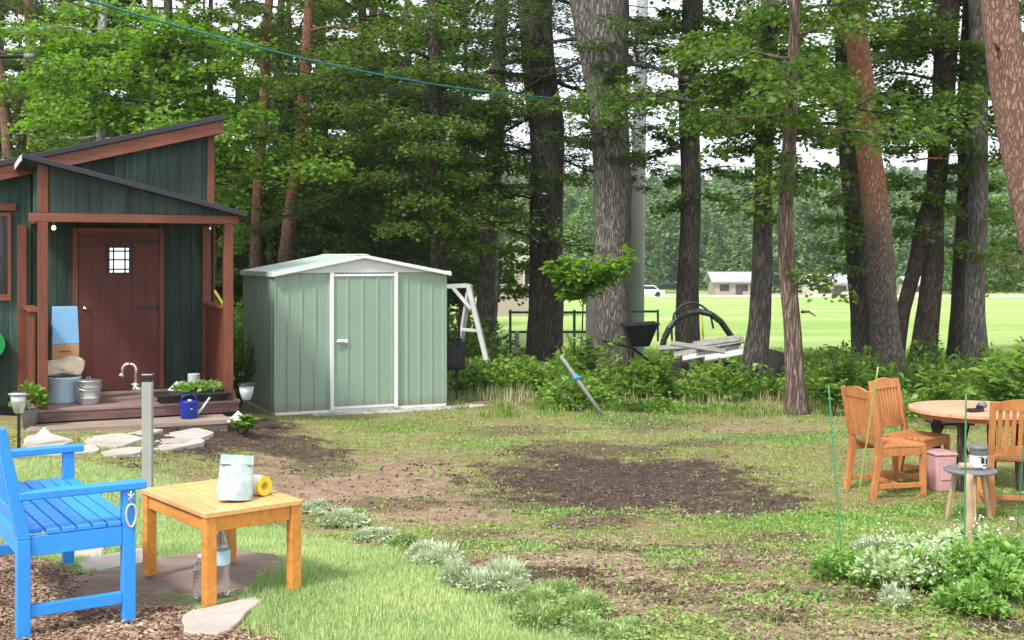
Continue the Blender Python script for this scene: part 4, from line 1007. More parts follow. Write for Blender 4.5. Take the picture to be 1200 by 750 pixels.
def bucket():
    x, y, z = CL(.46, .22, .001); t = thing('metal_bucket', 'dented galvanised bucket with a lid standing right of the blue bin', 'bucket', (x, y, z), TH)
    MB().lathe([(.105,0),(.108,.01),(.118,.06),(.121,.065),(.119,.07),(.126,.17),(.130,.175),(.128,.182),(.133,.235),(.138,.24),(.136,.248),(.06,.256),(0,.258)], seg=28).build('body', 'galv', t, smooth=True)
    MB().tube([(-.02,0,.256),(-.018,0,.28),(.018,0,.28),(.02,0,.256)], .005, 6).build('lid_handle', 'galv', t)
    MB().tube([(.137*math.cos(a), .137*math.sin(a) , .20 - .05*math.sin(a - PI)) for a in np.linspace(PI, 2*PI, 14)], .003, 5).build('handle', 'galv', t)
bucket()
def tray():
    x, y, z = CL(1.50, .05, .001); t = thing('planter_tray', 'wide black planter tray with bright green seedlings at the right of the deck', 'planter', (x, y, z), TH)
    mb = MB(); 
    mb.hexa([(-.33,-.15,0),(.28,-.15,0),(.28,.15,0),(-.33,.15,0)], [(-.40,-.2,.075),(.36,-.2,.075),(.36,.2,.075),(-.40,.2,.075)]); mb.box(-.42,.38,-.215,.215,.076,.09); mb.build('tray', 'blackpl', t, .004)
    o = clump_leaves(.06, 0, .085, .26, .10, 260, .06, .045, .6); o[:, :, 1] *= .6
    np_quads('seedlings', o, 'bedgreen', t)
    # tin behind it
    p = CL(1.56, .34, .001); t = thing('tin_can', 'pale grey tin standing behind the seedling tray', 'tin', (p[0], p[1], p[2] + .0), TH)
    MB().box(-.12,.12,-.08,.08,0,.12).build('plinth', 'dark', t, .004); MB().lathe([(.062,.121),(.066,.13),(.066,.25),(.068,.255),(.06,.258)], seg=24).build('can', 'cup', t, smooth=True)
tray()
def watering_can():
    x, y, z = CL(1.40, -.28, -.139); t = thing('watering_can', 'cobalt blue watering can on the step under the seedling tray', 'watering can', (x, y, z), TH)
    MB().lathe([(.082,0),(.088,.01),(.094,.16),(.098,.168),(.096,.175),(.088,.175),(.084,.02)], seg=28).build('body', 'cobalt', t, smooth=True)
    MB().tube([(.08,0,.04),(.14,0,.10),(.20,0,.185),(.215,0,.20)], [.018,.012,.009,.012], 10).build('spout', 'white', t, smooth=True)
    MB().tube([(-.09,0,.15),(-.07,0,.22),(0,0,.255),(.06,0,.23),(.09,0,.165)], .008, 8).build('handle', 'cobalt', t, smooth=True)
    MB().box(-.03,.005,-.099,-.097,.185,.205).box(-.002,.02,-.0985,-.096,.10,.106).build('tag', 'white', t)
watering_can()
def pyramid(label, p, s, post=.0):
    t = thing('pyramid_light', label, 'garden light', p, TH + .3)
    z0 = post
    MB().add([(-s,-s,z0),(s,-s,z0),(s,s,z0),(-s,s,z0),(0,0,z0+s*1.35)], [(3,2,1,0),(0,1,4),(1,2,4),(2,3,4),(3,0,4)]).build('shade', 'white', t, .003)
    if post: MB().tube([(0,0,-.03),(0,0,post)], .012, 8).build('spike', 'black', t)
x, y, z = G(52, 11.15); pyramid('white pyramid garden light at the left end of the porch step', (x, y, z), .075, .02)
x, y, z = G(279, 12.2); pyramid('white pyramid garden light on a spike at the right corner of the porch', (x, y, z), .085, .13)
pyramid('white pyramid light standing on the deck left of the pale tin', CL(1.36, .22, .10), .075)
MB().box(0, .001, 0, .001, 0, .001)
def light_box():
    p = CL(1.36, .22, .001); t = thing('upturned_pot', 'small black upturned pot carrying a white pyramid light on the deck', 'pot', p); MB().lathe([(.07,0),(.055,.098),(0,.098)], seg=20).build('pot', 'blackpl', t, smooth=False)
light_box()
def solar(label, base, h, r_, headm, lean=0):
    t = thing('solar_light', label, 'garden light', base, TH)
    MB().tube([(lean*-.05,0,-.05),(lean*.02,0,h*.62)], .014, 8).build('spike', 'black', t)
    c = lean * .02
    MB().lathe([(.02,h*.62),(r_*.45,h*.64),(r_*.7,h*.80),(r_*.78,h*.94)], (c,0,0), 20).build('lens', headm, t, smooth=True)
    MB().lathe([(r_*.8,h*.94),(r_,h*.95),(r_*1.02,h*.965),(r_*.7,h*.99),(0,h)], (c,0,0), 20).build('cap', 'chrome' if headm == 'galv' else 'black', t, smooth=True)
solar('silver solar garden light on a black spike behind the blue bench', G(22, 10.6), .52, .09, 'galv')
solar('dark capped solar garden light standing before the left wall of the shed', G(291, 12.6), .49, .10, 'cup', -1)
def left_pot():
    x, y, z = CL(-.13, -.18, -.16); b = (x, y, float(gz(x, y))); t = thing('plant_pot', 'small pot with a trailing green plant by the left porch post', 'pot plant', b)
    MB().lathe([(.06,0),(.085,.18),(.09,.19),(.08,.19),(.07,.17)], seg=20).build('pot', 'slate', t, smooth=True)
    o = clump_leaves(0, 0, .16, .14, .26, 260, .07, .05, 1); np_quads('leaves', o, 'maple_bright', t)
    MB().tube([(0,0,.17),(.01,0,.45)], .008, 6).build('stem', 'rawwood', t)
left_pot()
p = CL(Wp_ := 1.87, .42, 1.0)
def scraper():
    t = thing('hand_broom', 'yellow-handled tool leaning on the right porch railing', 'tool', (p[0], p[1], p[2] + .002), TH)
    MB().bar((.02,-.05,0.0), (-.07,.02,.16), .012, .028).build('handle', 'yellow', t, .003)
scraper()
def green_can():
    p = CL(-.47, L_ := 1.27, 0); b = (p[0], p[1], p[2] + .58); t = thing('hose_reel', 'green plastic hose reel on the cabin wall at the left edge', 'hose reel', b, TH)
    MB().tube([(0,-.06,0),(0,.11,0)], .17, 24).build('drum', 'greenpl', t, .01); MB().box(-.05,.05,-.02,.115,-.6,-.15).build('bracket', 'dark', t, .004)
green_can()

# ------------------------------------------------------------------ SHED
def shed():
    s = 95.4; d = F / s; x = wx(322, d); zb = ZC - 1.96
    r = thing('garden_shed', 'sage green metal shed with a pale gabled roof and a white-edged door', 'shed', (x, d, zb), TH)
    Wd, L, H, RG = 2.256, 1.66, 1.75, .21
    def corrug(mb, a0, a1, fix, z0, z1, pitch, depth, axis, rib=.35, sgn=-1):
        """ribbed sheet: flat pans and raised ribs"""
        n = max(1, round((a1-a0)/pitch)); pt = []; w = (a1-a0)/n
        for k in range(n):
            a = a0 + k * w; pt += [(a, 0), (a + w*(1-rib)*.98, 0), (a + w*(1-rib*.8), depth), (a + w*(1-rib*.2), depth)]
        pt.append((a1, 0)); q = [(p_, fix + sgn*dd) if axis == 'x' else (fix + sgn*dd, p_) for p_, dd in pt]
        vs = [(u, v, z0) for u, v in q] + [(u, v, z1) for u, v in q]; m_ = len(q)
        return mb.add(vs, [(i, i+1, m_+i+1, m_+i) for i in range(m_-1)])
    corrug(MB(), 0.01, .70, 0, .03, H, .155, .011, 'x', .22).build('wall', 'shed', r)
    corrug(MB(), 1.575, Wd-.01, 0, .03, H, .165, .011, 'x', .22).build('wall', 'shed', r)
    mb = MB(); corrug(mb, 0.01, L-.01, 0, .03, H, .105, .030, 'y', .5); corrug(mb, 0.01, L-.01, Wd, .03, H, .085, .018, 'y', .5, 1); corrug(mb, 0.01, Wd-.01, L, .03, H, .155, .011, 'x', .22, 1); mb.build('wall', 'shed', r)
    mb = MB(); 
    for X in (0, Wd):
        for Y in (0, L): mb.box(X-.014, X+.014, Y-.014, Y+.014, .02, H+.0)
    mb.build('corner_post', 'shed', r, .003)
    MB().box(.0, Wd, -.020, -.0145, .0, .035).box(-.02, -.0145, 0, L, 0, .035).build('bottom_rail', 'alu', r)
    # door
    dx0, dx1, dz1 = .74, 1.535, 1.735
    dr = corrug(MB(), dx0, dx1, -.022, .05, dz1, .2, .010, 'x', .18).build('door', 'shed', r)
    MB().box(dx0-.004, dx1+.004, -.0215, -.010, .046, dz1+.004).build('door_back', 'shed', dr)
    MB().box(dx0, dx1, -.040, -.0335, dz1-.03, dz1).build('door_edge', 'alu', dr); MB().box(dx0, dx1, -.040, -.0335, .04, .07).build('door_edge', 'alu', dr)
    for a, b in ((dx0-.05, dx0-.002), (dx1+.002, dx1+.05)): MB().box(a, b, -.048, -.002, .02, H-.0).build('door_jamb', 'alu', r, .004)
    h = MB().box(.775, .92, -.052, -.0405, .865, .915).build('latch', 'alu', dr, .004)
    MB().tube([(.74,-.06,.878),(.86,-.06,.885)], .009, 8).tube([(.86,-.06,.885),(.86,-.045,.885)], .009, 8).build('handle', 'galv', h)
    # gable and roof
    P0, PR = -.08, H + RG
    mb = MB().add([(-.02,-.03,H),(Wd+.02,-.03,H),(Wd/2,-.03,PR),(-.02,-.006,H),(Wd+.02,-.006,H),(Wd/2,-.006,PR)], [(0,1,2),(5,4,3),(0,3,4,1)]); 
    mb.add([(-.02,L+.01,H),(Wd+.02,L+.01,H),(Wd/2,L+.01,PR)], [(2,1,0)]); mb.build('gable', 'gable', r)
    mb = MB()
    for sgn in (-1, 1):
        xe = Wd/2 + sgn*(Wd/2+.04); n = 11; ze = H - .008
        for k in range(n):
            a, b = -.06 + (L+.12)*k/n, -.06 + (L+.12)*(k+1)/n; rb = a + (b-a)*.82
            for y0, y1, dz in ((a, rb, 0), (rb, b, .012)):
                mb.hexa([(xe,y0,ze+dz),(Wd/2,y0,PR+.004+dz),(Wd/2,y1,PR+.004+dz),(xe,y1,ze+dz)] if sgn<0 else [(Wd/2,y0,PR+.004+dz),(xe,y0,ze+dz),(xe,y1,ze+dz),(Wd/2,y1,PR+.004+dz)],
                        [(xe,y0,ze+.01+dz),(Wd/2,y0,PR+.014+dz),(Wd/2,y1,PR+.014+dz),(xe,y1,ze+.01+dz)] if sgn<0 else [(Wd/2,y0,PR+.014+dz),(xe,y0,ze+.01+dz),(xe,y1,ze+.01+dz),(Wd/2,y1,PR+.014+dz)])
    rf = mb.build('roof', 'shedroof', r)
    mb = MB()
    for yy in (-.085, L+.06):
        for sgn in (-1, 1):
            xe = Wd/2 + sgn*(Wd/2+.05); A = [(xe,yy,H-.045),(Wd/2,yy,PR-.025),(Wd/2,yy+.024,PR-.025),(xe,yy+.024,H-.045)]; B = [(a,b,c_+.042) for a,b,c_ in A]
            if sgn > 0: A = [A[1],A[0],A[3],A[2]]; B = [B[1],B[0],B[3],B[2]]
            MB().hexa(A, B).build('roof_trim', 'alu', rf)
    for sgn in (-1, 1): xe = Wd/2 + sgn*(Wd/2+.045); MB().box(xe-.006, xe+.006, -.06, L+.06, H-.045, H+.014).build('eaves_trim', 'alu', rf)
    mb = MB().hexa([(Wd/2-.07,-.088,PR+.012),(Wd/2+.07,-.088,PR+.012),(Wd/2+.07,L+.085,PR+.012),(Wd/2-.07,L+.085,PR+.012)], [(Wd/2-.02,-.088,PR+.026),(Wd/2+.02,-.088,PR+.026),(Wd/2+.02,L+.085,PR+.026),(Wd/2-.02,L+.085,PR+.026)]); mb.build('ridge_cap', 'alu', rf)
    mb = MB().box(-.05, Wd+.03, -.07, -.0, -.11, -.002).box(-.05, -.0, 0.002, L, -.11, -.002).box(Wd, Wd+.03, .002, L, -.11, -.002); mb.build('base_frame', 'timber', r, .005)
    MB().box(.0, Wd, .0, L, -.10, .02).build('floor', 'timber', r)
    return r
SH = shed()
HOLES.append((wx(322, 14.67) + .9 , 14.67 + 1.2, 1.35, .9, TH))
def SL(X, Y):
    c, s = math.cos(TH), math.sin(TH); l = SH.location; return l.x + X * c - Y * s, l.y + X * s + Y * c
# gravel strip in front of the shed
out = []
n = 2600; X = RNG.uniform(.45, 2.75, n); Yy = -.11 - RNG.uniform(0, .20, n) * (.4 + .6 * np.sin((X - .4) / 2.4 * PI)); V = []
px_, py_ = SL(X, Yy)
keep = (px_ == px_)
a = RNG.uniform(0, 6.28, n); s_ = RNG.uniform(.012, .030, n)
def pebbles(name, mat, x, y, s, a, flat=.6):
    n = len(x); z = gz(x, y); base = np.array([(1,0,0),(0,1,0),(-1,0,0),(0,-1,0),(0,0,1)], float)
    tri = [(0,1,4),(1,2,4),(2,3,4),(3,0,4)]
    c, sn = np.cos(a), np.sin(a); B = base[None] * s[:, None, None] * RNG.uniform(.6, 1.3, (n, 5, 1)); B[:, :, 2] *= flat
    Xr = B[:, :, 0] * c[:, None] - B[:, :, 1] * sn[:, None] + x[:, None]; Yr = B[:, :, 0] * sn[:, None] + B[:, :, 1] * c[:, None] + y[:, None]
    Zr = B[:, :, 2] + z[:, None] - .001; Vv = np.stack([Xr, Yr, Zr], -1)
    T = Vv[:, np.array(tri)].reshape(-1, 3, 3); return tag(np_quads(name, T, mat, n=3), kind='stuff')
pebbles('gravel', 'gravel', px_, py_, s_, a)

# ------------------------------------------------------------------ BENCH
def bench():
    d = 5.32; x = wx(150, d); z = ZC - 1.625; a = math.atan2(.844, -.536)
    r = thing('garden_bench', 'bright blue painted wooden garden bench at the left edge', 'bench', (x, d, z), a)
    Ln = 1.20; Dp = .44; w = .055
    B = lambda: MB()
    for X in (0, Ln):
        B().box(X-w/2, X+w/2, -w/2, w/2, 0, .585).build('leg', 'blue', r, .004)                                   # front
        mb = B(); mb.hexa([(X-w/2,Dp-w/2,0),(X+w/2,Dp-w/2,0),(X+w/2,Dp+w/2,0),(X-w/2,Dp+w/2,0)], [(X-w/2,Dp-w/2,.42),(X+w/2,Dp-w/2,.42),(X+w/2,Dp+w/2,.42),(X-w/2,Dp+w/2,.42)])
        mb.hexa([(X-w/2,Dp-w/2,.42),(X+w/2,Dp-w/2,.42),(X+w/2,Dp+w/2,.42),(X-w/2,Dp+w/2,.42)], [(X-w/2,Dp+.07,.90),(X+w/2,Dp+.07,.90),(X+w/2,Dp+.07+.045,.90),(X-w/2,Dp+.07+.045,.90)])
        mb.build('leg', 'blue', r, .004)
        B().box(X-.037, X+.037, -.075, Dp+.02, .587, .622).build('armrest', 'blue', r, .006)
        B().box(X-.018, X+.018, w/2+.001, Dp-w/2-.001, .345, .43).build('side_rail', 'blue', r, .003)
        B().box(X-.016, X+.016, w/2+.001, Dp-w/2-.001, .085, .135).build('stretcher', 'blue', r, .003)
    B().box(w/2+.001, Ln-w/2-.001, -.018, .018, .345, .43).build('front_rail', 'blue', r, .003)
    B().box(w/2+.001, Ln-w/2-.001, Dp-.018, Dp+.018, .345, .43).build('back_rail', 'blue', r, .003)
    mb = B(); n = 7
    for k in range(n): y0 = -.03 + (Dp+.01)*k/n; mb.box(-.02 if 0 < k < n-1 else w/2+.002, Ln+.02 if 0 < k < n-1 else Ln-w/2-.002, y0, y0+.054, .432, .452)
    mb.build('seat', 'blue', r, .003)
    sl_ = lambda z: Dp + .005 + (z-.42)/.48*.085
    mb = B(); mb.hexa([(w/2,sl_(.84)-.012,.815),(Ln-w/2,sl_(.84)-.012,.815),(Ln-w/2,sl_(.84)+.022,.815),(w/2,sl_(.84)+.022,.815)], [(w/2,sl_(.9)-.012,.895),(Ln-w/2,sl_(.9)-.012,.895),(Ln-w/2,sl_(.9)+.022,.895),(w/2,sl_(.9)+.022,.895)]); mb.build('top_rail', 'blue', r, .004)
    mb = B(); mb.hexa([(w/2,sl_(.5)-.012,.49),(Ln-w/2,sl_(.5)-.012,.49),(Ln-w/2,sl_(.5)+.022,.49),(w/2,sl_(.5)+.022,.49)], [(w/2,sl_(.55)-.012,.55),(Ln-w/2,sl_(.55)-.012,.55),(Ln-w/2,sl_(.55)+.022,.55),(w/2,sl_(.55)+.022,.55)]); mb.build('lower_rail', 'blue', r, .004)
    mb = B(); n = 13
    for k in range(n):
        xa = .06 + (Ln-.17)*k/(n-1); mb.hexa([(xa,sl_(.55)-.004,.551),(xa+.05,sl_(.55)-.004,.551),(xa+.05,sl_(.55)+.012,.551),(xa,sl_(.55)+.012,.551)], [(xa,sl_(.815)-.004,.814),(xa+.05,sl_(.815)-.004,.814),(xa+.05,sl_(.815)+.012,.814),(xa,sl_(.815)+.012,.814)])
    mb.build('back_slats', 'blue', r, .002)
    c = thing('carabiner', 'pale metal snap hook hanging from the near armrest of the blue bench', 'snap hook', None or (0, 0, 0))
    cw = rotz(a) @ np.array([-w/2-.008, -.005, 0]) + np.array([x, d, z]); c.location = tuple(cw); c.rotation_euler = (0, 0, a)
    th = np.linspace(0, 2*PI, 26); pts = [(0, .022*math.cos(t_)*(1+.2*math.sin(t_)), .475 + .05*math.sin(t_)) for t_ in th]
    MB().tube(pts, .0055, 8, False).build('hook', 'rope', c, smooth=True)
    MB().tube([(0,0,.585),(0,.004,.555),(0,0,.525)], .0035, 6).tube([(0,-.014,.572),(0,.014,.545)], .0035, 6).tube([(0,.014,.572),(0,-.014,.545)], .0035, 6).build('cord', 'rope', c, smooth=True)
    return r
bench()

# ------------------------------------------------------------------ COFFEE TABLE
TA = math.radians(39)
def coffee():
    d = 5.53; x = -1.402; z = .031; r = thing('low_table', 'low orange wooden table with slatted top between the blue bench and the lawn', 'table', (x, d, z), TA)
    Wd, Ln, H, w = .44, .70, .412, .054
    for X in (0, Wd):
        for Y in (0, Ln): MB().box(X-w/2, X+w/2, Y-w/2, Y+w/2, 0, H-.001).build('leg', 'teak', r, .004)
    for Y in (0, Ln): MB().box(w/2+.001, Wd-w/2-.001, Y-.016, Y+.016, H-.07, H-.002).build('apron', 'teak', r, .003)
    for X in (0, Wd): MB().box(X-.016, X+.016, w/2+.001, Ln-w/2-.001, H-.07, H-.002).build('apron', 'teak', r, .003)
    ov = .034; mb = MB(); n = 8; x0, x1 = -ov, Wd+ov; y0, y1 = -ov, Ln+ov
    mb.box(x0, x1, y0, y0+.065, H, H+.024); mb.box(x0, x1, y1-.065, y1, H, H+.024)
    mb.box(x0, x0+.06, y0+.067, y1-.067, H, H+.024); mb.box(x1-.06, x1, y0+.067, y1-.067, H, H+.024)
    ia, ib = x0+.063, x1-.063
    for k in range(n): a = ia + (ib-ia)*k/n; mb.box(a, a+(ib-ia)/n-.004, y0+.068, y1-.068, H+.001, H+.022)
    mb.build('tabletop', 'teaktop', r, .003)
    HOLES.append((x, d, .035, .035, TA))
    return r
CT = coffee()
def TL(X, Y, Z):
    c, s = math.cos(TA), math.sin(TA); l = CT.location; return (l.x + X*c - Y*s, l.y + X*s + Y*c, l.z + Z)
def bag():
    p = TL(.20, .15, .437); t = thing('zip_bag', 'silvery green stand-up pouch leaning on the low table', 'pouch', p, .30); t.rotation_euler = (-.04, .09, .30); t.location.z += .008
    nx_, nz_ = 9, 11; mb = MB()
    Wb, Hb = .172, .205; nx_, nz_ = 16, 20
    for side in (-1, 1):
        V = []
        for j in range(nz_+1):
            v = j/nz_; hw = Wb/2*(1 - .10*v + .02*math.sin(v*5)); th = .046*(1-v)**.7 + .003
            for i in range(nx_+1):
                u = i/nx_*2-1; bl = (1-u*u)**.55; cr = .0026*(math.sin(i*.5+j*.31+side)+math.sin(i*.33-j*.77)+.7*math.sin(i*.9+j*.2+2))*bl*(v<.78)*(v>.03)
                V.append((u*hw, side*(th*bl) + v*.06 + cr, v*Hb))
        Fc = [(j*(nx_+1)+i, j*(nx_+1)+i+1, (j+1)*(nx_+1)+i+1, (j+1)*(nx_+1)+i) for j in range(nz_) for i in range(nx_)]
        mb.add(V, [f if side < 0 else f[::-1] for f in Fc])
    mb.add([(-Wb/2,0,0),(0,-.037,0),(Wb/2,0,0),(0,.037,0)], [(3,2,1,0)])
    tt = NT('pouch_film'); n = tt.noise(tt.coord((1, 1, 1)), 16, 4); n2 = tt.noise(tt.coord((1, 1, 1)), 30, 2)
    tt.pbr(tt.mix(tt.ramp(n, [(.35, (0, 0, 0)), (.7, (.8, .8, .8))]), (.55, .60, .57, 1), (.22, .37, .31, 1)), .25, .35, tt.bump(n2, .4, .006)); M['pouch'] = tt.m
    mb.build('pouch', 'pouch', t, smooth=True)
    yb = lambda z: z/.205*.06
    for z0_, z1_, nm, mt in ((.163, .205, 'top_seal', 'pouch'), (.155, .160, 'zip', 'slate')):
        w0, w1 = .0795, .0785
        y0_, y1_ = yb(z0_) - .017, yb(z1_) - .006 - (.008 if z1_ < .17 else 0)
        MB().hexa([(-w0,y0_-.002,z0_),(w0,y0_-.002,z0_),(w0,y0_+.001,z0_),(-w0,y0_+.001,z0_)], [(-w1,y1_-.002,z1_),(w1,y1_-.002,z1_),(w1,y1_+.001,z1_),(-w1,y1_+.001,z1_)]).build(nm, mt, t)
    # yellow roll of tape beside it
    p = TL(.36, .20, .437); t = thing('tape_roll', 'yellow and white roll of tape lying beside the pouch on the low table', 'roll', p, .95)
    r1, r0, w = .048, .020, .075
    prof = [(r1, 0), (r1, w), (r0, w), (r0, 0), (r1, 0)]
    mb = MB().lathe(prof, seg=28, capb=False, capt=False); mb.v = [(b - w*0, c_ - w/2, a + r1) for a, b, c_ in mb.v]
    mb.build('roll', 'yellow', t, .002)
    mb = MB().lathe([(r1+.001, .012), (r1+.001, w-.012)], seg=28, capb=False, capt=False); mb.v = [(b, c_ - w/2, a + r1) for a, b, c_ in mb.v]; mb.build('wrapper', 'white', t, smooth=True)
bag()
def bottle(label, px, d, h, r_, mat, lab):
    x, y, z = wx(px, d), d, .031; t = thing('water_bottle', label, 'bottle', (x, y, z), .4)
    pr = [(r_*.82,0),(r_*.97,.008)]
    for k in range(7): zz = .02 + h*.62*k/7; pr += [(r_, zz), (r_*.955, zz + h*.035), (r_, zz + h*.07)]
    pr += [(r_, h*.68), (r_*.85, h*.78), (r_*.42, h*.90), (r_*.36, h*.94)]
    MB().lathe(pr, seg=24).build('bottle', mat, t, smooth=True)
    MB().lathe([(r_*.42,h*.94),(r_*.42,h),(0,h)], seg=16).build('cap', 'white', t)
    if lab: MB().lathe([(r_*1.02,h*.45),(r_*1.02,h*.66)], seg=24, capb=False, capt=False).build('label', 'bluecap', t, smooth=True)
M['jug'] = glassy('cloudy_plastic', (.80, .84, .86), .35, .3)
bottle('tall clear water bottle with a pale blue label under the low table', 259.5, 5.72, .325, .042, 'pet', True)
bottle('short empty clear bottle standing left of the tall clear one under the table', 236, 5.66, .205, .040, 'pet', False)

# ------------------------------------------------------------------ TAP POST
def tap():
    x, y, z = G(173, 8.75); t = thing('water_tap_post', 'grey standpipe post with a curved steel tap, on the grass before the porch', 'tap', (x, y, z), .1)
    zt = wz(447, 8.75) - z; MB().box(-.036, .036, -.036, .036, -.05, zt).build('post', 'greypost', t, .005)
    MB().box(-.039, .039, -.039, .039, zt+.002, zt+.012).box(-.034,.034,-.034,.034,zt+.012,zt+.045).build('cap', 'black', t, .003)
    MB().box(-.038, .038, -.038, .038, zt+.046, zt+.056).build('cap_lid', 'chrome', t, .003)
    zf = zt - .055
    MB().tube([(-.036,0,zf),(-.105,0,zf)], .016, 12).tube([(-.085,0,zf-.02),(-.085,0,zf+.045)], .017, 12).tube([(-.115,-.005,zf+.035),(-.055,-.005,zf+.035)], .008, 8).build('valve', 'chrome', t, smooth=True)
    pts = [(-.085,0,zf+.04),(-.083,0,zf+.14)] + [(-.083-.048+.048*math.cos(a), 0, zf+.14+.048*math.sin(a)+.0) for a in np.linspace(.3, PI*.95, 9)] + [(-.182,0,zf+.11)]
    MB().tube(pts, .0095, 10).tube([(-.182,0,zf+.115),(-.188,0,zf+.095)], [.011,.022], 12).build('spout', 'chrome', t, smooth=True)
tap()

# ------------------------------------------------------------------ stones, boards
def flat_poly(name, label, cat, pix, th, mat, group=None, lift=.0):
    pts = [W(*p) for p in pix]; cx = sum(p[0] for p in pts)/len(pts); cy = sum(p[1] for p in pts)/len(pts)
    # round the corners a little and roughen the rim
    P_ = [];n = len(pts)
    for i in range(n):
        a = np.array(pts[i]); b = np.array(pts[(i+1) % n])
        for f in (.12, .35, .65, .88): q = a + (b-a)*f; P_.append(tuple(q + RNG.normal(0, .006, 2)))
    mb = MB(); z = float(gz(cx, cy))
    th = th + random.uniform(-.004, .004); mb.prism([(p[0]-cx, p[1]-cy) for p in P_], -.05, th)
    o = mb.build(name, mat, None, .008, loc=(cx, cy, z + lift)); tag(o, label, cat, group)
    xs_ = [p[0] for p in pts]; ys_ = [p[1] for p in pts]; HOLES.append((cx, cy, (max(xs_)-min(xs_))*.36, (max(ys_)-min(ys_))*.40, 0)); return o
FL = [[(32,514),(60,511),(84,518),(60,526),(30,525)],[(60,528),(108,523),(112,531),(70,534),(40,533)],[(98,514),(140,510),(166,517),(140,525),(108,522)],[(120,530),(150,526),(166,528),(160,534),(126,535)],
      [(180,510),(228,505),(248,513),(214,520),(180,518)],[(182,521),(214,522),(232,517),(236,523),(200,528),(178,526)],[(150,508),(176,505),(190,507),(170,511)]]
LB = ['flat pale flagstone nearest the left end of the porch step','narrow flagstone in front of the leftmost one','broad flagstone left of the tap post before the step','small flagstone at the lawn edge just left of the tap post',
      'long flagstone right of the tap post before the step','thin front flagstone right of the tap post','small flagstone tucked against the step behind the tap post']
for f, l in zip(FL, LB):
    mx_, my_ = sum(p[0] for p in f)/len(f), sum(p[1] for p in f)/len(f); f = [(mx_ + (p[0]-mx_)*1.16, my_ + (p[1]-my_)*1.22) for p in f]
    flat_poly('flagstone', l, 'flagstone', f, .018, 'flag', 'flagstones in front of the porch')
flat_poly('paving_slab', 'pale triangular slab in front of the low table', 'slab', [(212,724),(300,704),(308,708),(262,748),(216,748)], .02, 'slab')
flat_poly('paving_slab', 'pale slab on the ground behind the blue bench legs, left one', 'slab', [(80,645),(118,640),(124,652),(90,658)], .015, 'slab')
flat_poly('paving_slab', 'long pale slab between the blue bench and the low table', 'slab', [(85,660),(172,650),(180,662),(104,674)], .015, 'slab')
flat_poly('path_boards', 'weathered brown boards lying under the low table and bench', 'boards', [(44,690),(110,674),(250,655),(332,660),(332,680),(300,700),(160,716),(50,712)], .010, 'board')
out_ = bpy.data.objects.get('path_boards')

# ------------------------------------------------------------------ CHAIRS, ROUND TABLE
def make_chair():
    r = thing('garden_chair', 'x', 'chair'); w = .042; D = .20; Wh = .205; H = .88
    for s in (-1, 1):
        MB().box(D-w/2, D+w/2, s*Wh-w/2, s*Wh+w/2, 0, .405).build('leg', 'chair', r, .003)
        mb = MB(); y0, y1 = s*Wh-w/2, s*Wh+w/2
        def seg(xa, za, xb, zb, wa, wb): mb.hexa([(xa-wa/2,y0,za),(xa+wa/2,y0,za),(xa+wa/2,y1,za),(xa-wa/2,y1,za)], [(xb-wb/2,y0,zb),(xb+wb/2,y0,zb),(xb+wb/2,y1,zb),(xb-wb/2,y1,zb)])
        seg(-D-.055, 0, -D, .36, w, .055); seg(-D, .36, -D-.005, .46, .055, .05); seg(-D-.005, .46, -D-.085, H-.01, .05, .036)
        mb.build('leg', 'chair', r, .003)
        MB().bar((-D+.028, s*Wh, .372), (D-.022, s*Wh, .372), .024, .062).build('seat_rail', 'chair', r, .003)
        MB().bar((-D-.01, s*Wh, .10), (D-.022, s*Wh, .10), .022, .04).build('stretcher', 'chair', r, .003)
    MB().bar((D, -Wh+.022, .372), (D, Wh-.022, .372), .024, .062).build('seat_rail', 'chair', r, .003)
    MB().bar((-.02, -Wh+.012, .10), (-.02, Wh-.012, .10), .022, .036).build('stretcher', 'chair', r, .003)
    mb = MB(); n = 7
    for k in range(n): x0 = -D+.03 + (2*D+.0)*k/n; mb.box(x0, x0+.050, -Wh-.012, Wh+.012, .407, .425)
    mb.build('seat', 'chair', r, .003)
    bx = lambda z: -D-.005 - (z-.46)/(H-.47)*.08
    mb = MB(); n = 10
    for k in range(n):          # curved crest rail
        ya, yb = -Wh+.02 + (2*Wh-.04)*k/n, -Wh+.02 + (2*Wh-.04)*(k+1)/n; cu = lambda y: H - .025 + .035*math.cos(y/Wh*PI/2)
        za = .80; mb.hexa([(bx(za)-.013,ya,za),(bx(za)+.013,ya,za),(bx(za)+.013,yb,za),(bx(za)-.013,yb,za)], [(bx(H)-.013,ya,cu(ya)),(bx(H)+.013,ya,cu(ya)),(bx(H)+.013,yb,cu(yb)),(bx(H)-.013,yb,cu(yb))])
    mb.build('top_rail', 'chair', r)
    mb = MB(); mb.hexa([(bx(.47)-.012,-Wh+.02,.47),(bx(.47)+.012,-Wh+.02,.47),(bx(.47)+.012,Wh-.02,.47),(bx(.47)-.012,Wh-.02,.47)], [(bx(.53)-.012,-Wh+.02,.53),(bx(.53)+.012,-Wh+.02,.53),(bx(.53)+.012,Wh-.02,.53),(bx(.53)-.012,Wh-.02,.53)]); mb.build('lower_rail', 'chair', r, .003)
    mb = MB(); n = 7
    for k in range(n):
        yc = -Wh+.055 + (2*Wh-.11)*k/(n-1); z0_, z1_ = .531, .80
        mb.hexa([(bx(z0_)-.007,yc-.015,z0_),(bx(z0_)+.007,yc-.015,z0_),(bx(z0_)+.007,yc+.015,z0_),(bx(z0_)-.007,yc+.015,z0_)], [(bx(z1_)-.007,yc-.015,z1_),(bx(z1_)+.007,yc-.015,z1_),(bx(z1_)+.007,yc+.015,z1_),(bx(z1_)-.007,yc+.015,z1_)])
    mb.build('back_slats', 'chair', r, .002)
    return r
ch0 = make_chair(); first_ch = True
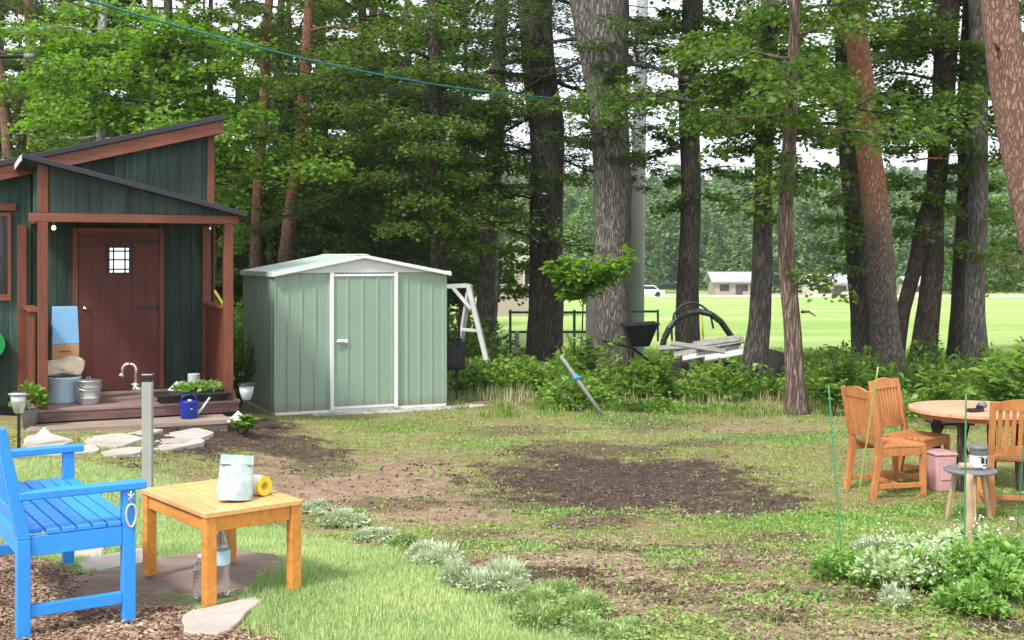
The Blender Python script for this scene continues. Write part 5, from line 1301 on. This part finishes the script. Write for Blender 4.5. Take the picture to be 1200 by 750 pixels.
for x, y, a, lb in [(3.10, 9.87, 14, 'orange wooden slatted chair seen from the side, nearest left of the round table'),
                    (3.46, 10.30, -48, 'orange wooden chair with the highest back, behind the nearest left chair'),
                    (3.88, 9.25, 80, 'orange wooden chair seen from behind at the right edge')]:
    c = ch0 if first_ch else copy_tree(ch0); first_ch = False
    c.location = (x, y, float(gz(x, y)) - .005); c.rotation_euler = (0, 0, math.radians(a)); c['label'] = lb; c['group'] = 'wooden chairs round the garden table'
def round_table():
    x, y = 3.97, 10.2; z = float(gz(x, y)); H = ZC - 1.297 - z
    r = thing('round_table', 'round wooden garden table with a worn pale top among the chairs', 'table', (x, y, z), .35)
    mb = MB(); R_ = .56; n = 11
    for k in range(n):
        y0, y1 = -R_ + 2*R_*k/n + .002, -R_ + 2*R_*(k+1)/n - .002
        c0, c1 = math.sqrt(max(R_*R_-y0*y0, .0005)), math.sqrt(max(R_*R_-y1*y1, .0005)); ym = (y0+y1)/2; cm = math.sqrt(R_*R_-ym*ym)
        mb.prism([(-c0*.998,y0),(c0*.998,y0),(cm,ym),(c1*.998,y1),(-c1*.998,y1),(-cm,ym)], H-.028, H)
    mb.build('tabletop', 'chairtop', r, .002)
    MB().lathe([(R_-.13,H-.075),(R_-.10,H-.075),(R_-.10,H-.03),(R_-.13,H-.03),(R_-.13,H-.075)], seg=40, capb=False, capt=False).build('apron', 'chair', r)
    for k in range(4): a = k*PI/2 + .5; MB().bar((.36*math.cos(a), .36*math.sin(a), 0), (.34*math.cos(a), .34*math.sin(a), H-.03), .055, .055).build('leg', 'bark_brown', r, .004)
    # goggles-like gadget on the table
    zt = z + H + .001
    t = thing('camera', 'small black camera lying on the round table', 'camera', (3.87, 9.95, zt), .4)
    MB().box(-.09, .05, -.035, .035, 0, .028).build('body', 'black', t, .006)
    MB().tube([(.035,0,.048),(.085,0,.052)], .030, 14).build('lens', 'slate', t, smooth=True); MB().box(.02,.05,-.03,.03,.028,.05).build('mount', 'black', t, .004)
    # black folding stool under the table
    xs_, ys_ = wx(1113, 10.9), 10.9; t = thing('folding_stool', 'black tubular folding stool behind the round table legs', 'stool', (xs_, ys_, float(gz(xs_, ys_))), .1)
    MB().box(-.18,.18,-.13,.13,.44,.465).build('seat', 'blackpl', t, .01)
    for s in (-1, 1):
        MB().tube([(s*.17,-.15,0),(s*.12,.12,.44)], .011, 8).build('leg', 'black', t); MB().tube([(s*.17,.15,0),(s*.12,-.12,.44)], .011, 8).build('leg', 'black', t)
round_table()
def crate():
    x, y = wx(1101, 10.0), 10.0; z = float(gz(x, y)); t = thing('storage_box', 'faded pink plastic storage box standing under the round table', 'box', (x, y, z), .15)
    MB().hexa([(-.08,-.10,0),(.08,-.10,0),(.08,.10,0),(-.08,.10,0)], [(-.092,-.115,.30),(.092,-.115,.30),(.092,.115,.30),(-.092,.115,.30)]).build('body', 'pink', t, .012)
    MB().box(-.10,.10,-.124,.124,.302,.325).build('lid', 'pink', t, .008); MB().box(-.045,.045,-.1135,-.104,.10,.20).build('relief', 'pink', t, .004)
crate()
def stool():
    d = 8.85; x = wx(1137, d); z = float(gz(x, d)); H = ZC - (549-HZ)/F*d - z
    t = thing('plant_stool', 'small round slate-topped stool on raw wooden legs in front of the table', 'stool', (x, d, z), .2)
    MB().lathe([(0,H-.03),(.17,H-.03),(.19,H-.018),(.19,H-.006),(.182,H),(0,H)], seg=36, capb=False, capt=False).build('top', 'slate', t, smooth=False)
    for k in range(3):
        a = k*2*PI/3 + .1; MB().bar((.17*math.cos(a), .17*math.sin(a), 0), (.11*math.cos(a), .11*math.sin(a), H-.03), .03, .03).build('leg', 'rawwood', t, .003)
    # jar
    j = thing('jar', 'short jar with a grey printed label and dark lid on the small stool', 'jar', (x + .055, d - .02, z + H + .001), .2)
    MB().lathe([(.060,0),(.066,.006),(.068,.02),(.068,.125),(.058,.135),(.056,.15)], seg=28).build('glass', 'pet', j, smooth=True)
    MB().lathe([(.0695,.02),(.0695,.105)], seg=28, capb=False, capt=False).build('label', 'cup', j, smooth=True)
    mb = MB()
    for a, z0, z1, w in [(-1.9,.05,.09,.35),(-1.4,.045,.085,.3),(-1.7,.03,.038,.8),(-1.2,.088,.094,.5),(-2.1,.092,.098,.4)]:
        n = 6; rr_ = .0703; V = [(rr_*math.cos(a+w*k/n), rr_*math.sin(a+w*k/n), zz) for zz in (z0, z1) for k in range(n+1)]
        mb.add(V, [(k, k+1, n+2+k, n+1+k) for k in range(n)])
    mb.build('label_print', 'black', j)
    MB().lathe([(.062,.14),(.062,.168),(.058,.172),(0,.172)], seg=28).build('lid', 'slate', j, smooth=True)
    b = MB().tube([(-.035,0,.024),(.045,0,.024)], .024, 14).build('wood_block', 'rawwood', None, .004, loc=(x - .06, d - .03, z + H + .0005)); tag(b, 'short round piece of pale wood beside the jar on the stool', 'wood')
stool()

# ------------------------------------------------------------------ stakes
def stake(label, base, top, r_, mat, name='garden_stake'):
    b = np.array(base); v = np.array(top) - b; n = 14; mb = MB()
    pts = [v * k/n for k in range(n+1)]; pts[0] = -v * .05
    mb.tube(pts, [r_ * (1 + .12*(k % 2)) for k in range(n+1)], 7)
    o = mb.build(name, mat, None, smooth=True, loc=tuple(b)); return tag(o, label, 'stake')
stake('thin green garden stake rising left of the nearest wooden chair', G(986, 6.9), P(971, 452, 7.0), .0042, 'plantgreen')
stake('yellowish stake leaning across the back of the nearest wooden chair', G(1004, 9.3), P(1029, 430, 9.0), .0065, 'stakeyel')
stake('green stake standing in the plant bed right in front of the stool', G(1130, 6.0), P(1132, 462, 6.0), .0042, 'plantgreen')
stake('green stake near the right edge beside the last chair', G(1192, 8.2), P(1201, 500, 8.0), .0042, 'plantgreen')
def wood_stake():
    d = 6.9; b = np.array(G(1136, d)); zt = wz(556, d) - b[2]; mb = MB()
    pts = [(0.0+.006*math.sin(k*1.1), .004*math.cos(k*1.7), -.05 + (zt+.05)*k/12) for k in range(13)]
    mb.tube(pts, [.024, .025, .024, .026, .023, .024, .023, .022, .023, .022, .021, .021, .019], 10)
    o = mb.build('wooden_stake', 'rawwood', None, smooth=True, loc=tuple(b)); tag(o, 'stout peeled wooden stake standing in the plant bed under the stool', 'stake')
wood_stake()
# the leaning pole with a blue clamp
def lean_pole():
    b = np.array(G(707, 14.6)); tp = np.array(P(657, 417, 14.9)); v = tp - b; t = thing('leaning_pole', 'pale grey pole with a blue clamp leaning out of the undergrowth', 'pole', tuple(b))
    MB().tube([-v*.04, v*.5, v], [.024, .024, .022], 12).build('pole', 'oldpole', t, smooth=True)
    MB().tube([v*.60, v*.665], .034, 12).tube([v*.63 + [.0,-.04,0], v*.63 + [.06,-.05,.02]], .012, 8).build('clamp', 'blue', t, smooth=True)
    s = MB().tube([(.02,.25,-.02), (-.35,.3,.35), (-.2,.32,.62)], [.012,.010,.006], 6); s.v = [(a-.22, b_, c_) for a, b_, c_ in s.v]
    s.build('dead_stick', 'bark_grey', None, loc=tuple(b)); tag(bpy.data.objects['dead_stick'], 'dead grey stick poking up left of the leaning pole foot', 'stick')
lean_pole()

# ------------------------------------------------------------------ swing frame, grill, fence
def swing():
    d = 19.0; q = lambda px, py, dd=d: np.array(P(px, py, dd)); b = np.array(G(560, d)); t = thing('swing_frame', 'white timber swing frame standing right of the shed', 'swing', tuple(b))
    def leg(p, q_, w=.075, nm='leg'): MB().bar(np.array(p)-b, np.array(q_)-b, w, w).build(nm, 'whitewood', t, .005)
    top = q(549, 334); g1 = np.array(G(577, d - .1)); g2 = np.array(G(533, d + .6))
    leg(top, g1); leg(top + [.02, .05, 0], g2)
    leg(top + [-.02, .02, -.01], q(468, 338, d + 1.2), .07, 'beam')
    leg(q(540, 386, d), q(566, 388, d), .05, 'brace'); leg(q(530, 336, d + .1), q(552, 362, d), .05, 'brace')
    t2 = np.array(P(468, 338, d + 1.2)); leg(t2, G(490, d + 1.0)); leg(t2, G(440, d + 1.9))
    # dark seat hanging: shaggy black box on thin post
    x, y, z = G(531, 16.4); s = thing('black_bin', 'shaggy black box on a thin dark post right of the shed', 'box', (x, y, z), TH)
    MB().box(-.13,.13,-.12,.12,.42,.80).build('box', 'blackpl', s, .02); MB().tube([(.05,.0,0),(.06,0,.42)], .02, 8).build('post', 'blackpl', s); MB().tube([(.09,.0,.8),(.09,0,1.25)], .018, 8).build('post', 'blackpl', s)
    n = 500; qq = RNG.uniform(-1, 1, (n, 3)) * [.14, .13, .2] + [0, 0, .61]; k = RNG.integers(0, 3, n); sg = RNG.choice([-1, 1], n)
    lim = np.array([.135, .125, .19]); 
    for j in range(3): qq[k == j, j] = (sg * lim[j])[k == j] + (.61 if j == 2 else 0)
    np_quads('fibres', leaves(qq, RNG.normal(0, 1, (n, 3)), RNG.normal(0, 1, (n, 3)), np.full(n, .08), np.full(n, .012)), 'blackpl', s)
swing()
def green_fence():
    d = 23.5; b = np.array(G(650, d)); t = thing('metal_railing', 'dark green metal railing behind the trunks, left of the black barrow', 'railing', tuple(b))
    q = lambda px, py: np.array(P(px, py, d)) - b
    for px in (598, 673, 693): MB().bar(q(px, 363) , q(px, 425), .05, .05).build('post', 'greenmetal', t)
    for px0, px1, py in ((596, 700, 366), (598, 693, 389), (738, 771, 365)): MB().bar(q(px0, py), q(px1, py), .045, .045).build('rail', 'greenmetal', t)
    MB().bar(q(771, 363), q(771, 400), .04, .04).build('post', 'greenmetal', t); MB().bar(q(738, 363), q(738, 400), .04, .04).build('post', 'greenmetal', t)
    x, y, z = G(606, 22.5); o = MB().box(-.04,.04,-.04,.04,-.1,wz(388, 22.5)-z).build('marker_post', 'whitewood', None, .004, loc=(x, y, z)); tag(o, 'short white marker post beside the green railing', 'post')
    x, y, z = G(691, 23); o = MB().box(-.07,.07,-.07,.07,-.1,wz(338, 23)-z).build('white_post', 'whitewood', None, .004, loc=(x, y, z)); tag(o, 'white post half hidden by the thickest grey trunk', 'post')
green_fence()
# utility poles and cables
def poles():
    d = 26; x, y, z = G(747, d); t = thing('utility_pole', 'slender grey concrete pole just right of the thickest trunk', 'pole', (x, y, z))
    tp = wz(-140, d) - z; r0 = 8.5/F*d; MB().tube([(0-.03,0,-.2),(.02,0,tp*.4),(.18,0,tp)], [r0*1.05, r0, r0*.62], 20).build('shaft', 'concrete', t, smooth=True)
    mb = MB(); 
    for h in (.93, .98): mb.bar((-.6+.17, -.12, tp*h), (.6+.17, -.12, tp*h), .07, .07)
    mb.build('crossarm', 'concrete', t)
    mb = MB()
    for k in range(14): mb.tube([(.10*(-1)**k*1.6+.05, -.0, 1.8+k*.45), (.02+.03*k/14, 0, 1.8+k*.45)], .012, 5)
    mb.build('step_bolts', 'galv', t)
    return np.array([x + .02, y - .14, wz(120, d)])
anchor = poles()
def wire(name, label, p0, p1, sag, r_, mat, cat='cable', n=40):
    p0 = np.array(p0, float); p1 = np.array(p1, float); pts = [(p1 - p0)*k/n - np.array([0, 0, sag*4*(k/n)*(1-k/n)]) for k in range(n+1)]
    o = MB().tube(pts, r_, 6).build(name, mat, None, smooth=True, loc=tuple(p0)); return tag(o, label, cat)
wire('overhead_cable', 'blue-green overhead cable sagging from upper left to the concrete pole', P(20, -26, 11), P(716, 117, 19.45), .28, .011, 'cable')
wire('overhead_cable', 'second thin dark cable just under the blue-green one', P(10, -24, 11.05), P(716, 119, 19.45), .42, .005, 'black')
wire('overhead_cable', 'thin dark cable crossing the sky gap at the upper right', anchor + [0, 0, .3], P(1300, 74, 30), .5, .010, 'black')
def left_pipe():
    d = 15; x, y, z = G(-60, d); t = thing('lamp_post_arm', 'black horizontal arm ending above the cabin at the left edge', 'arm', (x, y, z)); zt = wz(67, d) - z
    MB().tube([(0,0,-.1),(0,0,zt+.3)], .05, 12).build('post', 'black', t); e = wx(40, d) - x
    MB().tube([(0,0,zt),(e-.12,0,zt+.01)], .022, 10).build('arm', 'black', t, smooth=True); MB().tube([(e-.12,0,zt+.01),(e,0,zt+.012)], .034, 12).build('end_cap', 'slate', t, smooth=True)
left_pipe()
# wheelbarrow, hose loops, lumber pile
def barrow():
    """a little smaller than full size"""
    d = 19.2; x, y, z = G(752, d); t = thing('wheelbarrow', 'black wheelbarrow tub standing behind the undergrowth right of the pole', 'wheelbarrow', (x, y, z), .05); zt = wz(375, d) - z
    MB().hexa([(-.22,-.2,zt-.38),(.12,-.2,zt-.38),(.12,.2,zt-.38),(-.22,.2,zt-.38)], [(-.36,-.32,zt-.03),(.28,-.32,zt),(.28,.32,zt),(-.36,.32,zt-.03)]).build('tub', 'black', t, .015)
    MB().tube([(-.3,-.28,zt-.02),(-.38,-.33,zt-.02),(.29,-.33,zt+.01),(.29,.33,zt+.01),(-.38,.33,zt-.02)], .02, 8).build('rim', 'blackpl', t)
    for s in (-1, 1): MB().tube([(-.75,s*.28,zt-.30),(-.2,s*.25,zt-.40),(.4,s*.06,.2)], .018, 8).build('handle', 'black', t); MB().tube([(-.2,s*.22,zt-.4),(-.25,s*.22,0)], .016, 6).build('leg', 'black', t)
    MB().tube([(.42,-.04,.2),(.42,.04,.2)], .2, 20).build('wheel', 'black', t, .01)
    t.scale = (.82, .82, .94)
barrow()
def hoses():
    d = 18.6; b = np.array(G(815, d)); t = thing('drain_hose', 'thick black corrugated hose bent in a big arch around the dark trunk', 'hose', tuple(b))
    pp = [(776,410),(778,398),(784,385),(793,374),(806,367),(820,365),(833,368),(845,377),(854,390),(862,402)]
    pts = [np.array(P(a, c_, d - .25*math.sin(k/9*PI))) - b for k, (a, c_) in enumerate(pp)]
    P_ = np.array(pts); s = np.linspace(0, 9, 90); Q = np.stack([np.interp(s, range(10), P_[:, k]) for k in range(3)], 1)
    MB().tube(Q, [.052 if k % 2 else .042 for k in range(90)], 10).build('outer_hose', 'hose', t)
    pp = [(788,410),(787,385),(790,368),(798,358),(812,354),(822,358),(832,366),(836,385)]
    P_ = np.array([np.array(P(a, c_, d + .1)) - b for a, c_ in pp]); s = np.linspace(0, 7, 60); Q = np.stack([np.interp(s, range(8), P_[:, k]) for k in range(3)], 1)
    MB().tube(Q, .017, 8).build('inner_hose', 'hose', t, smooth=True)
    MB().tube([np.array(P(822,368,d))-b, np.array(P(825,410,d))-b], .02, 6).build('stake', 'yellow', t)
    # stacked timber
    rs = random.Random(3); g = 'old boards piled behind the undergrowth'
    L = [((772,408),(868,402),'greywood','long grey board on the pile, left end'),((790,416),(872,398),'greywood','pale board crossing the pile towards the dark trunk'),((800,420),(866,408),'whitewood','whitish board at the front of the pile'),
         ((812,404),(868,396),'greywood','topmost short grey board of the pile'),((826,421),(872,412),'whitewood','broad white board low in the pile'),((786,402),(850,412),'greywood','grey board slanting down across the pile')]
    for k, (a, c_, m_, lb) in enumerate(L):
        p0 = np.array(P(*a, 17.9 - .12*k)); p1 = np.array(P(*c_, 17.6 - .10*k)); o = MB().bar((0,0,0), p1 - p0, rs.uniform(.09,.17), .025, up=(0, -.55, .83)).build('old_board', m_, None, .004, loc=tuple(p0)); tag(o, lb, 'board', g)
    for px in (795, 850): x, y, z = G(px, 17.8); zt = wz(420, 17.8) - z; o = MB().box(-.12,.12,-.25,.25,-.05,zt-.03).build('pile_support', 'dark', None, .01, loc=(x,y,z)); tag(o, 'dark block under the %s end of the board pile' % ('left' if px == 795 else 'right'), 'block')
    x, y, z = G(925, 17.8); t = thing('tarpaulin_sheet', 'dark sloping board leaning behind the peeling trunk', 'board', (x, y, z), 0); q = lambda a, c_, dd: np.array(P(a, c_, dd)) - np.array([x, y, z])
    A, B, C_, D_ = q(898,408,17.9), q(930,416,17.9), q(972,446,17.6), q(898,446,17.6); th = np.array([0, .05, 0])
    MB().add([A, B, C_, D_, A+th, B+th, C_+th, D_+th], [(0,3,2,1),(4,5,6,7),(0,1,5,4),(1,2,6,5),(2,3,7,6),(3,0,4,7)]).build('sheet', 'dark', t)
    MB().tube([np.array([-.2,.2,0]), q(905,410,18)], .02, 6).build('prop', 'dark', t)
hoses()
# ------------------------------------------------------------------ herb row, plant bed
def spiky(cx, cy, cz, rad, h, n, L=.10, Wd=.010):
    a = RNG.uniform(0, 6.28, n); u = np.sqrt(RNG.uniform(0, 1, n)); ln = u * .7
    q = np.stack([cx + rad*.55*u*np.cos(a), cy + rad*.55*u*np.sin(a), cz + RNG.uniform(0, h*.55, n)], 1)
    ax = np.stack([np.cos(a)*ln, np.sin(a)*ln, np.ones(n)], 1) + RNG.normal(0, .18, (n, 3))
    return leaves(q, ax, np.stack([np.cos(a), np.sin(a), np.full(n, .3)], 1), h * RNG.uniform(.3, .62, n), Wd * RNG.uniform(.6, 1.6, n), .1)
def mound(name, label, px, py, rad, h, mat, kind='spiky', n=900, group=None, cat='herb'):
    x, y = W(px, py); z = float(gz(x, y)); t = thing(name, label, cat, (x, y, z), 0, group)
    if kind == 'spiky':
        Ls = []
        for q in range(6):
            a_ = random.uniform(0, 6.28); u_ = 0 if q == 0 else rad * random.uniform(.3, 1.0); r_ = rad * random.uniform(.35, .65); hh = h * random.uniform(.35, .9)
            S_ = spiky(0, 0, 0, r_, hh, n // 5, Wd=.006); S_[:, :, :2] += [u_*math.cos(a_), u_*math.sin(a_)]; Ls.append(S_)
            Ls.append(clump_leaves(u_*math.cos(a_), u_*math.sin(a_), 0, r_, hh*.75, n // 4, .024, .009, .8, .9))
        V = np.concatenate(Ls)
    else:
        Ls = []
        for q in range(7):
            a_ = q * 2.4; u_ = 0 if q == 0 else rad * random.uniform(.4, .85)
            Ls.append(clump_leaves(u_*math.cos(a_), u_*math.sin(a_), 0, rad*random.uniform(.3,.5), h*random.uniform(.5,1.0)*(1-.3*u_/rad), int(n*.3), .036, .020, .8, .8, .4))
        V = np.concatenate(Ls)
    np_quads('foliage', V, mat, t)
    MB().tube([(0,0,-.02),(0,0,h*.4)], .006, 5).build('stem', 'bark_brown', t); return t
row = [('silver', 360, 602, .13, .13, 'silver herb mound at the far end of the herb row, right behind the low table'), ('silver', 398, 618, .17, .17, 'second silver herb mound of the row, counted from the low table'),
       ('silver', 438, 634, .16, .16, 'third silver herb mound of the row, rounder than its neighbours'), ('herb', 472, 640, .10, .10, 'small low green herb between the third mound and the big spiky silver one'),
       ('silver', 505, 660, .17, .19, 'big spiky silver herb in the middle of the row'), ('silver', 560, 682, .19, .17, 'broad pale herb mound just right of the row\'s middle'),
       ('silver', 590, 692, .15, .13, 'flatter pale herb mound touching the grey-green one'), ('herb', 628, 706, .17, .15, 'grey-green feathery herb mound near the bottom of the picture'),
       ('herb', 672, 728, .19, .17, 'largest feathery green herb mound at the near end of the row'), ('herb', 715, 744, .15, .12, 'last low green herb mound, cut by the lower edge'), ('herb', 420, 606, .10, .08, 'tiny green herb growing behind the second silver mound')]
for m, px, py, ra, h, lb in row: mound('herb_mound', lb, px, py, ra, h, m, 'spiky', int(46000 * ra * ra) + 300, 'herbs planted in a row')
bed = [('varieg', 1042, 690, .13, .24, 'cream-edged plant at the left front of the plant bed'), ('varieg', 1105, 688, .15, .26, 'cream-edged plant left of the wooden stake foot'), ('varieg', 1075, 655, .14, .15, 'low whitish plant at the back of the bed, left of the stake'),
       ('varieg', 1128, 648, .16, .17, 'whitish flowering plant right behind the wooden stake'), ('silver', 1017, 648, .09, .14, 'little silvery plant at the far left corner of the bed'), ('silver', 1052, 712, .07, .15, 'small silver tuft at the very front of the bed'),
       ('silver', 1175, 660, .12, .12, 'low blue-grey plant at the back right of the bed'),
       ('bedgreen', 1005, 680, .18, .20, 'bright green leafy plant at the left end of the bed'), ('bedgreen', 1075, 690, .15, .24, 'green leafy plant between the two cream-edged ones'), ('bedgreen', 1150, 700, .20, .30, 'big green leafy plant right of the green stake'),
       ('bedgreen', 1185, 690, .22, .30, 'big green leafy plant at the right edge of the bed'), ('bedgreen', 1140, 720, .14, .18, 'low green plant at the front of the bed by the stake foot'), ('bedgreen', 1180, 665, .16, .2, 'green plant behind the big ones at the right edge')]
for m, px, py, ra, h, lb in bed: mound('bed_plant', lb, px, py, ra, h, m, 'spiky' if m == 'silver' else 'leafy', int(26000 * ra * ra) + 120, 'plants in the flower bed', 'plant')
x, y = W(1186, 628); t_ = thing('pink_flower', 'tiny pink flower at the right edge behind the bed', 'flower', (x, y, float(gz(x, y))))
MB().tube([(0,0,0),(0,0,.10)], .003, 5).build('stem', 'plantgreen', t_); MB().lathe([(.004,.098),(.022,.11),(.012,.125),(0,.128)], seg=8).build('petals', 'pink', t_)

# ------------------------------------------------------------------ grass, weeds, litter, chips, clods
def ev(x, y): return masks(x, y)
hutx = lambda x, y: ((x < -2.55) & (y > 11.2) & (x < -2.6)) 
def okp(x, y): return ~((x < wx(262, 12)) & (y > 11.55)) 
R_ = lambda n, k: int(n * k)
x, y = scatter(620000, (-4, 1.5), (4.9, 11), lambda x, y: ev(x, y)[0] * (.5 + .45 * (fbm(x * 1.7, y * 1.7, 8) > -.25)) * .9)
blades('lawn_grass', 'lawn', x, y, .042, .0042, .9)
def yard_density(kind):
    def f(x, y):
        lw, ch, dk, dr, gr, fi = ev(x, y); free = (1 - lw) * (1 - ch) * okp(x, y)
        if kind == 'green': return gr * free
        if kind == 'weed': return free * (1 - dk) * (1 - dr * .93) * np.clip(.42 + fbm(x * 2.6, y * 2.6, 9) * .75 + .2 * sstep(8, 11, y), .05, 1) * .6
        if kind == 'straw': return free * (1 - gr * .7) * (.30 + .4 * dr - .12 * dk) * np.clip(.35 + fbm(x * 2.9, y * 2.9, 12) * .9, .03, 1)
        if kind == 'clod': return np.clip(dk + .25 * dr, 0, 1) * (1 - lw)
        if kind == 'chip': return ch * .9
    return f
x, y = scatter(420000, (-6, 8.5), (4.9, 17.5), yard_density('weed')); blades('weed_grass', 'weed', x, y, .032, .0055, 1.1, gs=.05)
x, y = scatter(160000, (-6, 8.5), (4.9, 17.5), yard_density('weed')); flat_bits('weed_leaves', 'weed', x, y, .030, .018, .5, .008)
x, y = scatter(300000, (-6, 8.5), (4.9, 18), yard_density('green')); blades('clover_patch', 'bedgreen', x, y, .030, .016, 1.6)
x, y = scatter(150000, (-6, 8.5), (4.9, 18), yard_density('straw')); flat_bits('dry_litter', 'straw', x, y, .040, .0040, .25)
x, y = scatter(60000, (-6, 8.5), (4.9, 18), yard_density('clod')); pebbles('soil_clods', 'clod', x, y, RNG.uniform(.003, .013, len(x)) ** 1.0 * (1 + .05 * y), RNG.uniform(0, 6, len(x)), .8)
x, y = scatter(70000, (-3, 1), (4.6, 8), yard_density('chip')); flat_bits('wood_chips', 'chip', x, y, .034, .014, .35)
# meadow edge tufts
x, y = scatter(160000, (-8, 12), (19.5, 30), lambda x, y: np.ones(len(x)) * .6); blades('meadow_grass', 'weed', x, y, .16, .02, .6)
# needles and small dead twigs over the yard
x, y = scatter(160000, (-6, 8.5), (4.9, 18), lambda x, y: (1 - ev(x, y)[0]) * okp(x, y) * np.clip(.25 + fbm(x * 1.4, y * 1.4, 15) * .6 + .25 * sstep(11, 15, y), .02, .9))
flat_bits('fallen_needles', 'chip', x, y, .050, .0035, .2)
# tiny pale blossoms on the bed plants
out = []
for px, py, r in [(1110, 660, .16), (1140, 640, .14), (1060, 668, .15), (1040, 652, .10), (1165, 655, .14), (1095, 700, .12)]:
    cx, cy = W(px, py); n = 38; q = np.stack([cx + RNG.normal(0, r*.45, n), cy + RNG.normal(0, r*.45, n), float(gz(cx, cy)) + RNG.uniform(.08, .19, n)], 1)
    out.append(leaves(q, RNG.normal(0, 1, (n, 3)), RNG.normal(0, 1, (n, 3)) + [0, -.5, 1], np.full(n, .016), np.full(n, .014)))
M['blossom'] = paint('white_petals', (.60, .62, .56, 1), .7, .05)
tag(np_quads('white_blossoms', np.concatenate(out), 'blossom'), kind='stuff')
# ------------------------------------------------------------------ air
t = NT('thin_haze'); v = t.n('ShaderNodeVolumePrincipled'); v.inputs['Color'].default_value = (.92, .96, 1, 1); v.inputs['Density'].default_value = .0003
t.l(v.outputs[0], t.out.inputs['Volume']); M['haze'] = t.m
zs = -8.0
tag(MB().box(-720, 1100, -70, 720, zs, 75).build('haze', 'haze'), kind='stuff')
